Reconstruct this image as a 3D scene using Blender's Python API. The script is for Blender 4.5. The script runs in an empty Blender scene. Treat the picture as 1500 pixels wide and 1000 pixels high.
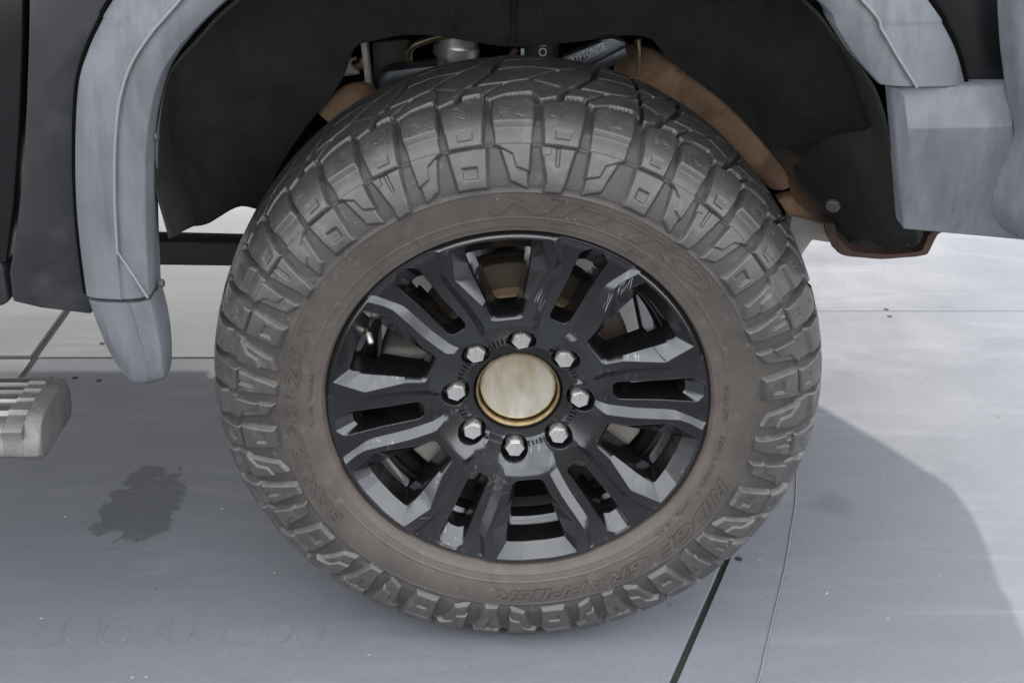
import bpy, bmesh, math, random
import numpy as np
from mathutils import Vector, Matrix, geometry
from mathutils import noise as mnoise
R = math.radians
rnd = random.Random(7)
sc = bpy.context.scene
COL = sc.collection

# ------------------------------------------------------------------ camera
# world: wheel centre at the origin, x along the truck (front = +x), y into the truck, z up (metres)
TH = 0.48557
CAM = np.array([-0.0086, -1.4827, 0.8928]); FPX = 1800.0
GZ = -0.43                                    # ground level
cd = bpy.data.cameras.new("camera"); cam = bpy.data.objects.new("camera", cd); COL.objects.link(cam)
cam.location = CAM; cam.rotation_euler = (math.pi/2 - TH, 0, 0)
cd.sensor_width = 36; cd.lens = 36*FPX/1500; cd.clip_start = .05; cd.clip_end = 500
sc.camera = cam
# ------------------------------------------------------------------ light
SUN = Vector((.25, 1.75, 1.0)).normalized()
EL = math.asin(SUN.z); AZ = math.atan2(SUN.x, SUN.y)
w = bpy.data.worlds.new("World"); sc.world = w; w.use_nodes = True
nt = w.node_tree; nt.nodes.clear()
wo = nt.nodes.new('ShaderNodeOutputWorld'); bg = nt.nodes.new('ShaderNodeBackground')
sky = nt.nodes.new('ShaderNodeTexSky'); sky.sky_type = 'NISHITA'; sky.sun_disc = False
sky.sun_elevation = EL; sky.sun_rotation = AZ; sky.air_density = 1.0; sky.dust_density = 3.0; sky.ozone_density = 1.0
CLOUD = 15.0
tc = nt.nodes.new('ShaderNodeTexCoord'); cl = nt.nodes.new('ShaderNodeTexNoise')
cl.inputs['Scale'].default_value = 2.2; cl.inputs['Detail'].default_value = 6
cr = nt.nodes.new('ShaderNodeValToRGB'); cr.color_ramp.elements[0].position = .22; cr.color_ramp.elements[1].position = .50
mx = nt.nodes.new('ShaderNodeMix'); mx.data_type = 'RGBA'
# a thin bright overcast lies over the clear sky; its brightness wanders with the cloud thickness
cb = nt.nodes.new('ShaderNodeValToRGB'); cb.color_ramp.elements[0].position = .3; cb.color_ramp.elements[1].position = .7
cb.color_ramp.elements[0].color = (CLOUD*.75, CLOUD*.78, CLOUD*.84, 1); cb.color_ramp.elements[1].color = (CLOUD*1.2, CLOUD*1.2, CLOUD*1.2, 1)
nt.links.new(tc.outputs['Generated'], cl.inputs['Vector']); nt.links.new(cl.outputs['Fac'], cr.inputs[0])
nt.links.new(cl.outputs['Fac'], cb.inputs[0]); nt.links.new(cr.outputs[0], mx.inputs[0])
nt.links.new(sky.outputs[0], mx.inputs[6]); nt.links.new(cb.outputs[0], mx.inputs[7])
nt.links.new(mx.outputs[2], bg.inputs[0]); bg.inputs[1].default_value = .15
nt.links.new(bg.outputs[0], wo.inputs[0])
sd_ = bpy.data.lights.new("sun", 'SUN'); sd_.energy = 2.6; sd_.angle = R(.6); sd_.color = (1, .95, .88)
so = bpy.data.objects.new("sun", sd_); COL.objects.link(so)
so.rotation_euler = SUN.to_track_quat('Z', 'Y').to_euler()
sc.view_settings.view_transform = 'Standard'; sc.view_settings.look = 'None'
sc.view_settings.exposure = 0.1; sc.view_settings.gamma = 1

# ------------------------------------------------------------------ helpers
def pt(px, py, y):
    """the point of the vertical plane at depth y that a photo pixel shows (authoring aid, real metres)"""
    c, s = math.cos(TH), math.sin(TH); a = px-750; b = 500-py
    d = np.array([a, FPX*c + b*s, -FPX*s + b*c])
    return CAM + d*((y-CAM[1])/d[1])
def gpt(px, py, z=GZ):
    c, s = math.cos(TH), math.sin(TH); a = px-750; b = 500-py
    d = np.array([a, FPX*c + b*s, -FPX*s + b*c])
    return CAM + d*((z-CAM[2])/d[2])
def mesh_np(name, V, F, smooth=True):
    V = np.asarray(V, dtype=np.float32); F = np.asarray(F, dtype=np.int32)
    me = bpy.data.meshes.new(name); k = F.shape[1]
    me.vertices.add(len(V)); me.vertices.foreach_set('co', V.ravel())
    me.loops.add(F.size); me.loops.foreach_set('vertex_index', F.ravel())
    me.polygons.add(len(F)); me.polygons.foreach_set('loop_start', np.arange(0, F.size, k, dtype=np.int32))
    me.polygons.foreach_set('loop_total', np.full(len(F), k, dtype=np.int32))
    if smooth: me.polygons.foreach_set('use_smooth', np.ones(len(F), dtype=bool))
    me.update(calc_edges=True); return me
def link(name, me, m=None, parent=None, label=None, kind=None):
    if m is not None:
        me.materials.clear(); me.materials.append(m)
    o = bpy.data.objects.new(name, me); COL.objects.link(o)
    if parent is not None: o.parent = parent
    if label: o['label'] = label
    if kind: o['kind'] = kind
    return o
def py_mesh(name, V, F, smooth=False):
    me = bpy.data.meshes.new(name); me.from_pydata([tuple(map(float, v)) for v in V], [], [tuple(map(int, f)) for f in F]); me.update()
    if smooth:
        for p in me.polygons: p.use_smooth = True
    return me
def sharp(me, ang=35):
    bm = bmesh.new(); bm.from_mesh(me); bmesh.ops.recalc_face_normals(bm, faces=bm.faces)
    for e in bm.edges:
        if len(e.link_faces) == 2 and e.calc_face_angle(0) > R(ang): e.smooth = False
    for f in bm.faces: f.smooth = True
    bm.to_mesh(me); bm.free(); return me
def bm_mesh(name, bm, bevel=0, seg=2, ang=30):
    bmesh.ops.remove_doubles(bm, verts=bm.verts, dist=1e-5)
    bmesh.ops.recalc_face_normals(bm, faces=bm.faces)
    if bevel:
        ed = [e for e in bm.edges if len(e.link_faces) == 2 and e.calc_face_angle(0) > R(ang)]
        bmesh.ops.bevel(bm, geom=ed, offset=bevel, segments=seg, affect='EDGES', profile=.5, clamp_overlap=True)
    me = bpy.data.meshes.new(name); bm.to_mesh(me); bm.free()
    return sharp(me, 40)
def prism(name, pts, dvec, bevel=0, seg=2):
    """closed solid: a polygon of 3-D points pushed along dvec"""
    bm = bmesh.new(); dv = Vector(dvec)
    a = [bm.verts.new(Vector(p)) for p in pts]; b = [bm.verts.new(Vector(p)+dv) for p in pts]; n = len(pts)
    bm.faces.new(a); bm.faces.new(b[::-1])
    for i in range(n): bm.faces.new((a[i], b[i], b[(i+1) % n], a[(i+1) % n]))
    return bm_mesh(name, bm, bevel, seg)
def box(name, c, s, rot=None, bevel=.003, seg=2):
    bm = bmesh.new(); bmesh.ops.create_cube(bm, size=1)
    M = Matrix.Translation(Vector(c)) @ (rot.to_matrix().to_4x4() if rot else Matrix()) @ Matrix.Diagonal((*s, 1))
    bmesh.ops.transform(bm, matrix=M, verts=bm.verts); return bm_mesh(name, bm, bevel, seg)
def smooth_path(P, n):
    P = np.asarray(P, float); m = len(P); out = []
    for t in np.linspace(0, m-1, n):
        i = min(int(t), m-2); u = t-i
        p0 = P[i-1] if i > 0 else 2*P[0]-P[1]; p3 = P[i+2] if i+2 < m else 2*P[-1]-P[-2]
        out.append(.5*((2*P[i]) + (-p0+P[i+1])*u + (2*p0-5*P[i]+4*P[i+1]-p3)*u*u + (-p0+3*P[i]-3*P[i+1]+p3)*u**3))
    return np.array(out)
def tube(name, P, r, seg=12, n=None):
    P = smooth_path(P, n) if n else np.asarray(P, float)
    r = np.broadcast_to(np.interp(np.linspace(0, 1, len(P)), np.linspace(0, 1, np.size(r)), np.ravel(r)), len(P))
    V = []; F = []; T = np.gradient(P, axis=0); up = np.array([.13, .31, .94])
    for i, p in enumerate(P):
        t = T[i]/np.linalg.norm(T[i]); a = np.cross(t, up); a /= np.linalg.norm(a); b = np.cross(t, a)
        for k in range(seg):
            q = 2*math.pi*k/seg; V.append(p + r[i]*(a*math.cos(q)+b*math.sin(q)))
    for i in range(len(P)-1):
        for k in range(seg):
            k2 = (k+1) % seg; F.append((i*seg+k, i*seg+k2, (i+1)*seg+k2, (i+1)*seg+k))
    F.append(tuple(range(seg))[::-1]); F.append(tuple((len(P)-1)*seg+k for k in range(seg)))
    return sharp(py_mesh(name, V, F), 50)
def lathe(name, prof, seg=64, ang=30, a0=0):
    """profile of (radius, y) turned about the y axis"""
    V = []; F = []; n = len(prof)
    for k in range(seg):
        q = 2*math.pi*k/seg + a0
        for (r, y) in prof: V.append((r*math.sin(q), y, r*math.cos(q)))
    for k in range(seg):
        k2 = (k+1) % seg
        for i in range(n-1): F.append((k*n+i, k*n+i+1, k2*n+i+1, k2*n+i))
    me = py_mesh(name, V, F)
    bm = bmesh.new(); bm.from_mesh(me); bmesh.ops.remove_doubles(bm, verts=bm.verts, dist=1e-6)
    bmesh.ops.dissolve_degenerate(bm, edges=bm.edges, dist=1e-6); bm.to_mesh(me); bm.free()
    return sharp(me, ang)

# ------------------------------------------------------------------ materials
def mat(name, col, rough=.5, metal=0, var=None, vs=6, rv=0, bump=0, bs=200, bevel=0, dust=None, spec=.5, stretch=None, extra=None, coat=0):
    m = bpy.data.materials.new(name); m.use_nodes = True; t = m.node_tree; N = t.nodes; L = t.links
    b = N['Principled BSDF']; b.inputs['Metallic'].default_value = metal; b.inputs['Roughness'].default_value = rough
    b.inputs['Specular IOR Level'].default_value = spec; b.inputs['Coat Weight'].default_value = coat; b.inputs['Coat Roughness'].default_value = .22
    co = N.new('ShaderNodeTexCoord'); vec = co.outputs['Object']
    if stretch:
        mp = N.new('ShaderNodeMapping'); mp.inputs['Scale'].default_value = stretch; L.new(vec, mp.inputs[0]); vec = mp.outputs[0]
    cur = None
    def noise(scale, det=6, dist=0, v=vec):
        n = N.new('ShaderNodeTexNoise'); n.inputs['Scale'].default_value = scale; n.inputs['Detail'].default_value = det
        n.inputs['Roughness'].default_value = .62; n.inputs['Distortion'].default_value = dist; L.new(v, n.inputs['Vector']); return n.outputs['Fac']
    def ramp(f, a, b_, ca=(0, 0, 0, 1), cb=(1, 1, 1, 1)):
        r = N.new('ShaderNodeValToRGB'); e = r.color_ramp.elements; e[0].position = a; e[1].position = b_
        e[0].color = ca; e[1].color = cb; L.new(f, r.inputs[0]); return r.outputs[0]
    def mixc(f, a, b_):
        x = N.new('ShaderNodeMix'); x.data_type = 'RGBA'
        if hasattr(f, 'links'): L.new(f, x.inputs[0])
        else: x.inputs[0].default_value = f
        for s, v in ((6, a), (7, b_)):
            if hasattr(v, 'links'): L.new(v, x.inputs[s])
            else: x.inputs[s].default_value = (*v, 1)
        return x.outputs[2]
    cur = col
    if var: cur = mixc(ramp(noise(vs, 8, .4), .3, .7), col, var)
    if dust:   # (colour, amount, scale)
        lo = .72-.35*dust[1]; cur = mixc(ramp(noise(dust[2], 10, .2), lo, lo+.25), cur, dust[0])
    if extra: cur = extra(N, L, co, noise, ramp, mixc, cur, b)
    if hasattr(cur, 'links'): L.new(cur, b.inputs['Base Color'])
    else: b.inputs['Base Color'].default_value = (*cur, 1)
    if rv:
        mr = N.new('ShaderNodeMapRange'); mr.inputs['To Min'].default_value = max(.03, rough-rv); mr.inputs['To Max'].default_value = min(1, rough+rv)
        mr.inputs['From Min'].default_value = .3; mr.inputs['From Max'].default_value = .7
        L.new(noise(vs*1.7, 8, .3), mr.inputs['Value']); L.new(mr.outputs[0], b.inputs['Roughness'])
    nrm = None
    if bevel:
        bv = N.new('ShaderNodeBevel'); bv.samples = 5; bv.inputs['Radius'].default_value = bevel; nrm = bv.outputs[0]
    if bump:
        bp = N.new('ShaderNodeBump'); bp.inputs['Strength'].default_value = 1; bp.inputs['Distance'].default_value = bump
        L.new(noise(bs, 4), bp.inputs['Height'])
        if nrm: L.new(nrm, bp.inputs['Normal'])
        nrm = bp.outputs[0]
    if nrm: L.new(nrm, b.inputs['Normal'])
    return m
def rubber_extra(N, L, co, noise, ramp, mixc, cur, b):
    # dust film on the smooth inner sidewall, browner towards the bead (radius from the axle)
    sp = N.new('ShaderNodeSeparateXYZ'); L.new(co.outputs['Object'], sp.inputs[0])
    a = N.new('ShaderNodeMath'); a.operation = 'MULTIPLY'; L.new(sp.outputs[0], a.inputs[0]); L.new(sp.outputs[0], a.inputs[1])
    c = N.new('ShaderNodeMath'); c.operation = 'MULTIPLY'; L.new(sp.outputs[2], c.inputs[0]); L.new(sp.outputs[2], c.inputs[1])
    d = N.new('ShaderNodeMath'); d.operation = 'ADD'; L.new(a.outputs[0], d.inputs[0]); L.new(c.outputs[0], d.inputs[1])
    e = N.new('ShaderNodeMath'); e.operation = 'SQRT'; L.new(d.outputs[0], e.inputs[0])
    n = noise(9, 8, .6); ad = N.new('ShaderNodeMath'); ad.operation = 'MULTIPLY_ADD'
    L.new(n, ad.inputs[0]); ad.inputs[1].default_value = -.09; L.new(e.outputs[0], ad.inputs[2])
    f = ramp(ad.outputs[0], .235, .315, (1, 1, 1, 1), (0, 0, 0, 1))
    cur = mixc(f, cur, mixc(ramp(noise(26, 8, .5), .35, .7), (.088, .074, .064), (.118, .100, .086)))
    f2 = ramp(noise(60, 10, .2), .6, .72)
    return mixc(f2, cur, (.12, .117, .112))
M_RUB = mat('rubber', (.034, .032, .030), .48, spec=.7, var=(.058, .054, .050), vs=14, rv=.1, bump=.0003, bs=500, bevel=.0012, extra=rubber_extra)
M_BLK = mat('rubber_block', (.047, .045, .044), .37, var=(.074, .071, .068), vs=22, rv=.1, spec=.95, bump=.0004, bs=420, bevel=.0006, dust=((.125, .115, .104), .55, 50))
def scuffs(N, L, co, noise, ramp, mixc, cur, b):
    mp = N.new('ShaderNodeMapping'); mp.inputs['Scale'].default_value = (300, 60, 75); mp.inputs['Rotation'].default_value = (0, R(32), 0)
    L.new(co.outputs['Object'], mp.inputs[0])
    n1 = noise(1, 3, 0, mp.outputs[0]); n2 = noise(14, 3, 0)
    x = N.new('ShaderNodeMath'); x.operation = 'MULTIPLY'; L.new(ramp(n1, .6, .68), x.inputs[0]); L.new(ramp(n2, .57, .66), x.inputs[1])
    cur = mixc(x.outputs[0], cur, (.36, .37, .39))
    return mixc(ramp(noise(900, 2), .72, .78), cur, (.12, .12, .12))
M_RIM = mat('satin_black_paint', (.072, .075, .080), .19, .93, var=(.098, .101, .106), vs=9, rv=.06, bevel=.0016, coat=.6, extra=scuffs, dust=((.07, .068, .066), .35, 25))
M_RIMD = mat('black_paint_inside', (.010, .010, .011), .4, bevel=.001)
M_CHROME = mat('worn_chrome', (.88, .87, .85), .32, .8, var=(.66, .65, .63), vs=90, rv=.12, bump=.0002, bs=300)
M_CAP = mat('tarnished_steel', (.90, .87, .76), .22, .7, var=(.55, .44, .28), vs=17, rv=.08, bump=.00008, bs=120, stretch=(1.6, 1, .8), dust=((.55, .48, .36), .2, 30))
M_GOLD = mat('gold_zinc', (.58, .51, .36), .35, 1, var=(.36, .27, .14), vs=60, rv=.1)
def plastic_streaks(N, L, co, noise, ramp, mixc, cur, b):
    mp = N.new('ShaderNodeMapping'); mp.inputs['Scale'].default_value = (22, 22, 5); L.new(co.outputs['Object'], mp.inputs[0])
    cur = mixc(ramp(noise(1, 8, .25, mp.outputs[0]), .45, .85), cur, (.225, .245, .27))
    mp3 = N.new('ShaderNodeMapping'); mp3.inputs['Scale'].default_value = (34, 34, 6); mp3.inputs['Rotation'].default_value = (0, R(9), 0); mp3.inputs['Location'].default_value = (3, 1, 5); L.new(co.outputs['Object'], mp3.inputs[0])
    cur = mixc(ramp(noise(1, 8, .2, mp3.outputs[0]), .5, .72), cur, (.105, .114, .128))
    mp2 = N.new('ShaderNodeMapping'); mp2.inputs['Scale'].default_value = (260, 60, 9); mp2.inputs['Rotation'].default_value = (0, R(-20), 0); L.new(co.outputs['Object'], mp2.inputs[0])
    return mixc(ramp(noise(1, 3, 0, mp2.outputs[0]), .72, .80), cur, (.34, .37, .40))
M_PLA = mat('faded_grey_plastic', (.118, .129, .144), .55, var=(.172, .186, .203), vs=10, rv=.1, bump=.0003, bs=350, bevel=.002, extra=plastic_streaks)
M_PLB = mat('faded_bumper_plastic', (.115, .125, .142), .48, var=(.175, .19, .212), vs=12, rv=.12, bump=.0003, bs=300, bevel=.003, extra=plastic_streaks)
M_BODY = mat('dusty_black_paint', (.017, .018, .021), .42, var=(.032, .033, .036), vs=6, rv=.1, bevel=.002, dust=((.06, .06, .062), .45, 9))
M_DOOR = mat('black_paint', (.008, .009, .010), .3, var=(.012, .012, .014), vs=8)
def liner_dust(N, L, co, noise, ramp, mixc, cur, b):
    # dried mud where the tyre throws it: low and far in on the front side of the well
    sp = N.new('ShaderNodeVectorMath'); sp.operation = 'DISTANCE'; L.new(co.outputs['Object'], sp.inputs[0]); sp.inputs[1].default_value = tuple(pt(1172, 290, .40))
    ad = N.new('ShaderNodeMath'); ad.operation = 'MULTIPLY_ADD'; L.new(noise(18, 6, .5), ad.inputs[0]); ad.inputs[1].default_value = .12; L.new(sp.outputs['Value'], ad.inputs[2])
    cur = mixc(ramp(ad.outputs[0], .075, .15, (1, 1, 1, 1), (0, 0, 0, 1)), cur, (.26, .155, .09))
    cur = mixc(ramp(noise(5, 8, .6), .52, .75), cur, (.042, .040, .037))
    return mixc(ramp(noise(300, 2), .68, .74), cur, (.13, .13, .12))
M_LIN = mat('fibre_liner', (.024, .024, .024), .95, var=(.046, .045, .042), vs=14, bump=.0015, bs=260, spec=.15, extra=liner_dust)
M_MUD = mat('dried_mud', (.42, .265, .165), .9, var=(.11, .075, .055), vs=12, bump=.001, bs=120, spec=.2)
M_RUST = mat('rusty_steel', (.10, .055, .036), .8, var=(.03, .022, .018), vs=16, rv=.1, bump=.0012, bs=120, dust=((.30, .16, .09), .4, 20))
M_DARK = mat('chassis_black', (.016, .016, .016), .7, var=(.04, .034, .03), vs=12, bump=.0006, bs=120)
M_DUSTG = mat('dusty_cast_metal', (.42, .39, .36), .7, metal=.1, var=(.26, .24, .215), vs=18, bump=.0008, bs=110)
M_TAN = mat('dusty_drum', (.62, .46, .29), .75, var=(.46, .34, .21), vs=20, bump=.0004, bs=150)
M_BRN = mat('dusty_brown_brake', (.15, .115, .085), .7, var=(.10, .08, .06), vs=20)  # plain brown of the dusty brake disc and shield
M_ALU = mat('silver_shock', (.85, .85, .82), .35, .85, var=(.48, .48, .47), vs=25)
M_STEP = mat('weathered_aluminium', (.34, .34, .34), .36, .8, var=(.15, .15, .15), vs=14, rv=.12, bump=.0003, bs=200, bevel=.0015, stretch=(.4, 1, 1), dust=((.50, .46, .40), .3, 40))
M_STEPC = mat('step_end_cap', (.24, .24, .235), .42, .5, var=(.13, .13, .13), vs=30, bump=.0005, bs=250, bevel=.002)
M_PRINT = mat('white_print', (.55, .56, .56), .6, var=(.36, .37, .38), vs=80)
M_ANO = mat('anodised_grey_arm', (.04, .044, .052), .38, .5, var=(.085, .092, .105), vs=20)
M_CLIP = mat('grey_clip', (.10, .10, .105), .5)
M_BEAD = mat('pale_plastic_bead', (.26, .275, .285), .5)
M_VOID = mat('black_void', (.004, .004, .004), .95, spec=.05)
def ground_fn(base, var):
    def fx(N, L, co, noise, ramp, mixc, cur, b):
        mp = N.new('ShaderNodeMapping'); mp.inputs['Scale'].default_value = (1.2, 7, 1); L.new(co.outputs['Object'], mp.inputs[0])
        cur = mixc(ramp(noise(1.6, 8, .5, mp.outputs[0]), .35, .7), cur, var)
        # small oil drips
        cur = mixc(ramp(noise(7, 6, .6), .55, .8), cur, tuple(.8*c for c in base))
        cur = mixc(ramp(noise(38, 3, .3), .735, .75), cur, (.06, .06, .065))
        cur = mixc(ramp(noise(150, 10, .2), .3, .75), cur, tuple(.80*c for c in base))
        mps = N.new('ShaderNodeMapping'); mps.inputs['Scale'].default_value = (3, 16, 1); L.new(co.outputs['Object'], mps.inputs[0])
        cur = mixc(ramp(noise(1, 8, .6, mps.outputs[0]), .52, .8), cur, tuple(1.10*c for c in base))
        # one wet patch with a ragged edge
        d = N.new('ShaderNodeVectorMath'); d.operation = 'MULTIPLY'; d.inputs[1].default_value = (1, .62, 0)
        s_ = N.new('ShaderNodeVectorMath'); s_.operation = 'SUBTRACT'; s_.inputs[1].default_value = (-.69, .375, GZ)
        L.new(co.outputs['Object'], s_.inputs[0]); L.new(s_.outputs[0], d.inputs[0])
        ln = N.new('ShaderNodeVectorMath'); ln.operation = 'LENGTH'; L.new(d.outputs[0], ln.inputs[0])
        ad = N.new('ShaderNodeMath'); ad.operation = 'MULTIPLY_ADD'; L.new(noise(15, 8, .8), ad.inputs[0]); ad.inputs[1].default_value = .16; L.new(ln.outputs['Value'], ad.inputs[2])
        wet = ramp(ad.outputs[0], .148, .158, (1, 1, 1, 1), (0, 0, 0, 1))
        mx2 = N.new('ShaderNodeMix'); mx2.data_type = 'RGBA'; mx2.blend_type = 'MULTIPLY'; mx2.inputs[7].default_value = (.58, .59, .61, 1)
        L.new(wet, mx2.inputs[0]); L.new(cur, mx2.inputs[6])
        d2 = N.new('ShaderNodeVectorMath'); d2.operation = 'DISTANCE'; d2.inputs[1].default_value = (.585, .385, GZ); L.new(co.outputs['Object'], d2.inputs[0])
        a2 = N.new('ShaderNodeMath'); a2.operation = 'MULTIPLY_ADD'; L.new(noise(15, 8, .8), a2.inputs[0]); a2.inputs[1].default_value = .10; L.new(d2.outputs['Value'], a2.inputs[2])
        m3 = N.new('ShaderNodeMix'); m3.data_type = 'RGBA'; m3.blend_type = 'MULTIPLY'; m3.inputs[7].default_value = (.80, .82, .80, 1)
        L.new(ramp(a2.outputs[0], .075, .10, (1, 1, 1, 1), (0, 0, 0, 1)), m3.inputs[0]); L.new(mx2.outputs[2], m3.inputs[6])
        # pale dust specks
        return mixc(ramp(noise(650, 2), .745, .77), m3.outputs[2], (.55, .55, .55))
    return fx
def gmat(name, base, var, rough): return mat(name, base, rough, spec=.3, var=tuple(.93*c for c in base), vs=3, rv=.08, bump=.0002, bs=160, extra=ground_fn(base, var))
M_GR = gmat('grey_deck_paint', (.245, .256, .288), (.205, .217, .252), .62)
M_GL = gmat('deck_paint_lit', (.31, .315, .325), (.24, .245, .255), .42)  # same deck paint, with reflected brightness put into a paler colour
M_OUTER = mat('dark_outer_ground', (.055, .055, .056), .85, var=(.075, .074, .072), vs=30, bump=.002, bs=300)  # unseen dark ground beyond the deck, added to cut bounced light
M_SEAM = mat('seam_filler', (.25, .25, .24), .8)
M_MARK = mat('faint_rubber_mark', (.165, .172, .195), .6, var=(.25, .26, .285), vs=30)

# ------------------------------------------------------------------ setting: the deck
ground = link('ground', py_mesh('ground', [(-60, -60, GZ-.012), (60, -60, GZ-.012), (60, 60, GZ-.012), (-60, 60, GZ-.012)], [(0, 1, 2, 3)]), M_OUTER, kind='structure')
def panel(poly, m, z=GZ, label=None):
    me = prism('deck_panel', [(x, y, z-.011) for x, y in poly], (0, 0, .011), .0012, 1)
    return link('deck_panel', me, m, ground, label)
# two nearly parallel joints run from front left to back right; they belong to large rings
dk = smooth_path([(.11, -.36), (.175, -.22), (.234, -.081), (.337, .161), (.47, .50), (.58, .80), (.68, 1.18)], 25)[:, :2] if False else np.array([(x, y) for x, y in zip(*[np.interp(np.linspace(0, 6, 25), range(7), q) for q in ([.02, .11, .234, .337, .42, .55, .70], [-.60, -.37, -.081, .161, .36, .70, 1.18])])])
tn = np.array([(x, y) for x, y in zip(*[np.interp(np.linspace(0, 6, 25), range(7), q) for q in ([.10, .20, .363, .46, .513, .60, .72], [-.60, -.42, -.081, .20, .378, .75, 1.18])])])
g = .0062
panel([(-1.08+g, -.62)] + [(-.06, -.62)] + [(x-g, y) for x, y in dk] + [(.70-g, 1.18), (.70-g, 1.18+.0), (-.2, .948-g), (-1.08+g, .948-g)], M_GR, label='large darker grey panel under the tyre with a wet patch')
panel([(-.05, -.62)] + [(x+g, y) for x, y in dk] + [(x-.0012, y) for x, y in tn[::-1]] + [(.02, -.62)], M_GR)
panel([(.03, -.62)] + [(x+.0012, y) for x, y in tn] + [(2.6, 1.18-.001), (2.6, -.62)], M_GR)
panel([(.72, 1.18+.001), (2.6, 1.18+.001), (2.6, 4.5), (.3, 4.5), (.3, 1.09)], M_GR)
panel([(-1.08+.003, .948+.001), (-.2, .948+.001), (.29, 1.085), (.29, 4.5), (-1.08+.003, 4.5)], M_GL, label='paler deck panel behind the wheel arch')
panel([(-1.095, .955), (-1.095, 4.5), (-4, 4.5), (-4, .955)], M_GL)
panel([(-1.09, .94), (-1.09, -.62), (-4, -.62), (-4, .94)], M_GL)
sp = smooth_path([(*p, GZ+.0003) for p in tn[6:]], 40)
link('joint_filler', tube('joint_filler', sp[:, :3], .0016, 6), M_SEAM, ground)
# screws in the deck
scr = lathe('deck_screw', [(0, -.0012), (.004, -.0012), (.0065, -.0004), (.007, .003)], 16)
first = None
for px, py in [(150, 503), (178, 505), (110, 553), (145, 557), (1298, 453), (1303, 463), (1082, 818)]:
    p = gpt(px, py)
    o = link('deck_screw', scr, M_DARK, ground); o.rotation_euler = (R(-90), 0, 0); o.location = (p[0], p[1], GZ)
dr = random.Random(3); V = []; F = []
for i, (px, py) in enumerate([(95, 757), (325, 745), (194, 991), (215, 990), (1112, 820), (1293, 697), (1456, 606), (1462, 610), (280, 566), (540, 958), (1182, 570), (1376, 842), (1210, 868), (60, 905), (402, 838), (1300, 905)] + [(dr.uniform(0, 1500), dr.uniform(560, 1000)) for _ in range(160)]):
    p = gpt(px, py); r_ = (.0022 + .0016*dr.random()) if i < 16 else dr.uniform(.0004, .0012); b = len(V); n = 6
    for k in range(n):
        q = 6.283*k/n; V.append((p[0]+r_*math.cos(q)*dr.uniform(.7, 1.5), p[1]+r_*math.sin(q)*dr.uniform(.6, 1.2), GZ))
    V.append((p[0], p[1], GZ+r_*.7))
    F += [(b+k, b+(k+1) % n, b+n) for k in range(n)]
link('grit', py_mesh('grit', V, F), M_DUSTG, ground, kind='stuff', label='grit and small bits scattered on the deck')
# faint tyre print at the front left: a row of U shaped block marks
V = []; F = []
def strip(P, wd, z):
    P = np.asarray(P, float); T = np.gradient(P, axis=0); T /= np.linalg.norm(T, axis=1)[:, None]; Nn = np.stack([-T[:, 1], T[:, 0]], -1)
    b = len(V)
    for p, n in zip(P, Nn):
        k = wd*(.6+.8*rnd.random()); V.append((*(p+n*k/2), z)); V.append((*(p-n*k/2), z))
    for i in range(len(P)-1): F.append((b+2*i, b+2*i+1, b+2*i+3, b+2*i+2))
for i in range(12):
    if i in (1, 2): continue
    x0 = -.90+i*.052; yb = .006+.004*math.sin(i*2.1)
    u = np.array([(x0-.019, yb+.052), (x0-.021, yb+.02), (x0-.012, yb+.002), (x0+.008, yb), (x0+.018, yb+.018), (x0+.019, yb+.05)])
    u = u+np.array([[rnd.uniform(-.003, .003), rnd.uniform(-.003, .003)] for _ in u])
    c0 = rnd.choice([0, 0, 3, 5]); strip(smooth_path(u, 14)[c0:], .0050 if i < 6 else .0030, GZ+.0004)
link('tyre_print', py_mesh('tyre_print', V, F), M_MARK, ground, kind='stuff', label='faint row of U shaped tyre marks')

# ------------------------------------------------------------------ the truck
truck = bpy.data.objects.new('pickup_truck', None); COL.objects.link(truck)
truck.location = (0, 0, 0)
truck['label'] = 'black lifted pickup truck with chalky grey arch trim and knobbly tyre on a black wheel'
truck['category'] = 'truck'

# ---- tyre -------------------------------------------------------------
base_ctrl = [(.2705, .010), (.273, .002), (.279, -.004), (.290, -.0085), (.305, -.0125), (.320, -.0150), (.334, -.0158), (.350, -.0142), (.366, -.0100),
             (.380, -.0048), (.392, .0010), (.402, .0100), (.412, .0220), (.420, .0370), (.426, .0560), (.430, .0800), (.433, .1150), (.434, .155)]
full = base_ctrl + [(r, .31-y) for r, y in base_ctrl[-2::-1]]
PF = smooth_path(full, 1400)
vv = np.concatenate([[0], np.cumsum(np.hypot(*np.diff(PF, axis=0).T))])*1000   # arclength mm
TV = vv[-1]
tan = np.gradient(PF, axis=0); tan /= np.linalg.norm(tan, axis=1)[:, None]
nr = np.stack([-tan[:, 1], tan[:, 0]], -1)      # candidate normal (R,y)
if nr[700, 0] < 0: nr = -nr
half = 700
v_of_R = lambda r: np.interp(np.asarray(r)/1000., PF[:half, 0], vv[:half])        # r in mm, outer sidewall side
v_of_y = lambda y: np.interp(y, PF[60:1340, 1][np.argmin(PF[60:1340, 1]):], vv[60:1340][np.argmin(PF[60:1340, 1]):])
def tyre_point(az, v, h):
    """az degrees clockwise seen from outside, v arclength mm, h height mm"""
    r = np.interp(v, vv, PF[:, 0]); y = np.interp(v, vv, PF[:, 1]); a = np.interp(v, vv, nr[:, 0]); b = np.interp(v, vv, nr[:, 1])
    r = r + a*h/1000; y = y + b*h/1000; q = np.radians(az)
    return np.stack([r*np.sin(q), y + 0*q, r*np.cos(q)], -1)
def gauss(x, c, s): return np.exp(-((x-c)/s)**2)
VR = {r: float(v_of_R(r)) for r in (276, 284, 296, 333, 338, 386, 390)}
va = np.concatenate([np.arange(0, v_of_R(392), 1.0), np.arange(v_of_R(392), TV*.62, 4.0), np.arange(TV*.62, TV, 9.0), [TV]])
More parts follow.
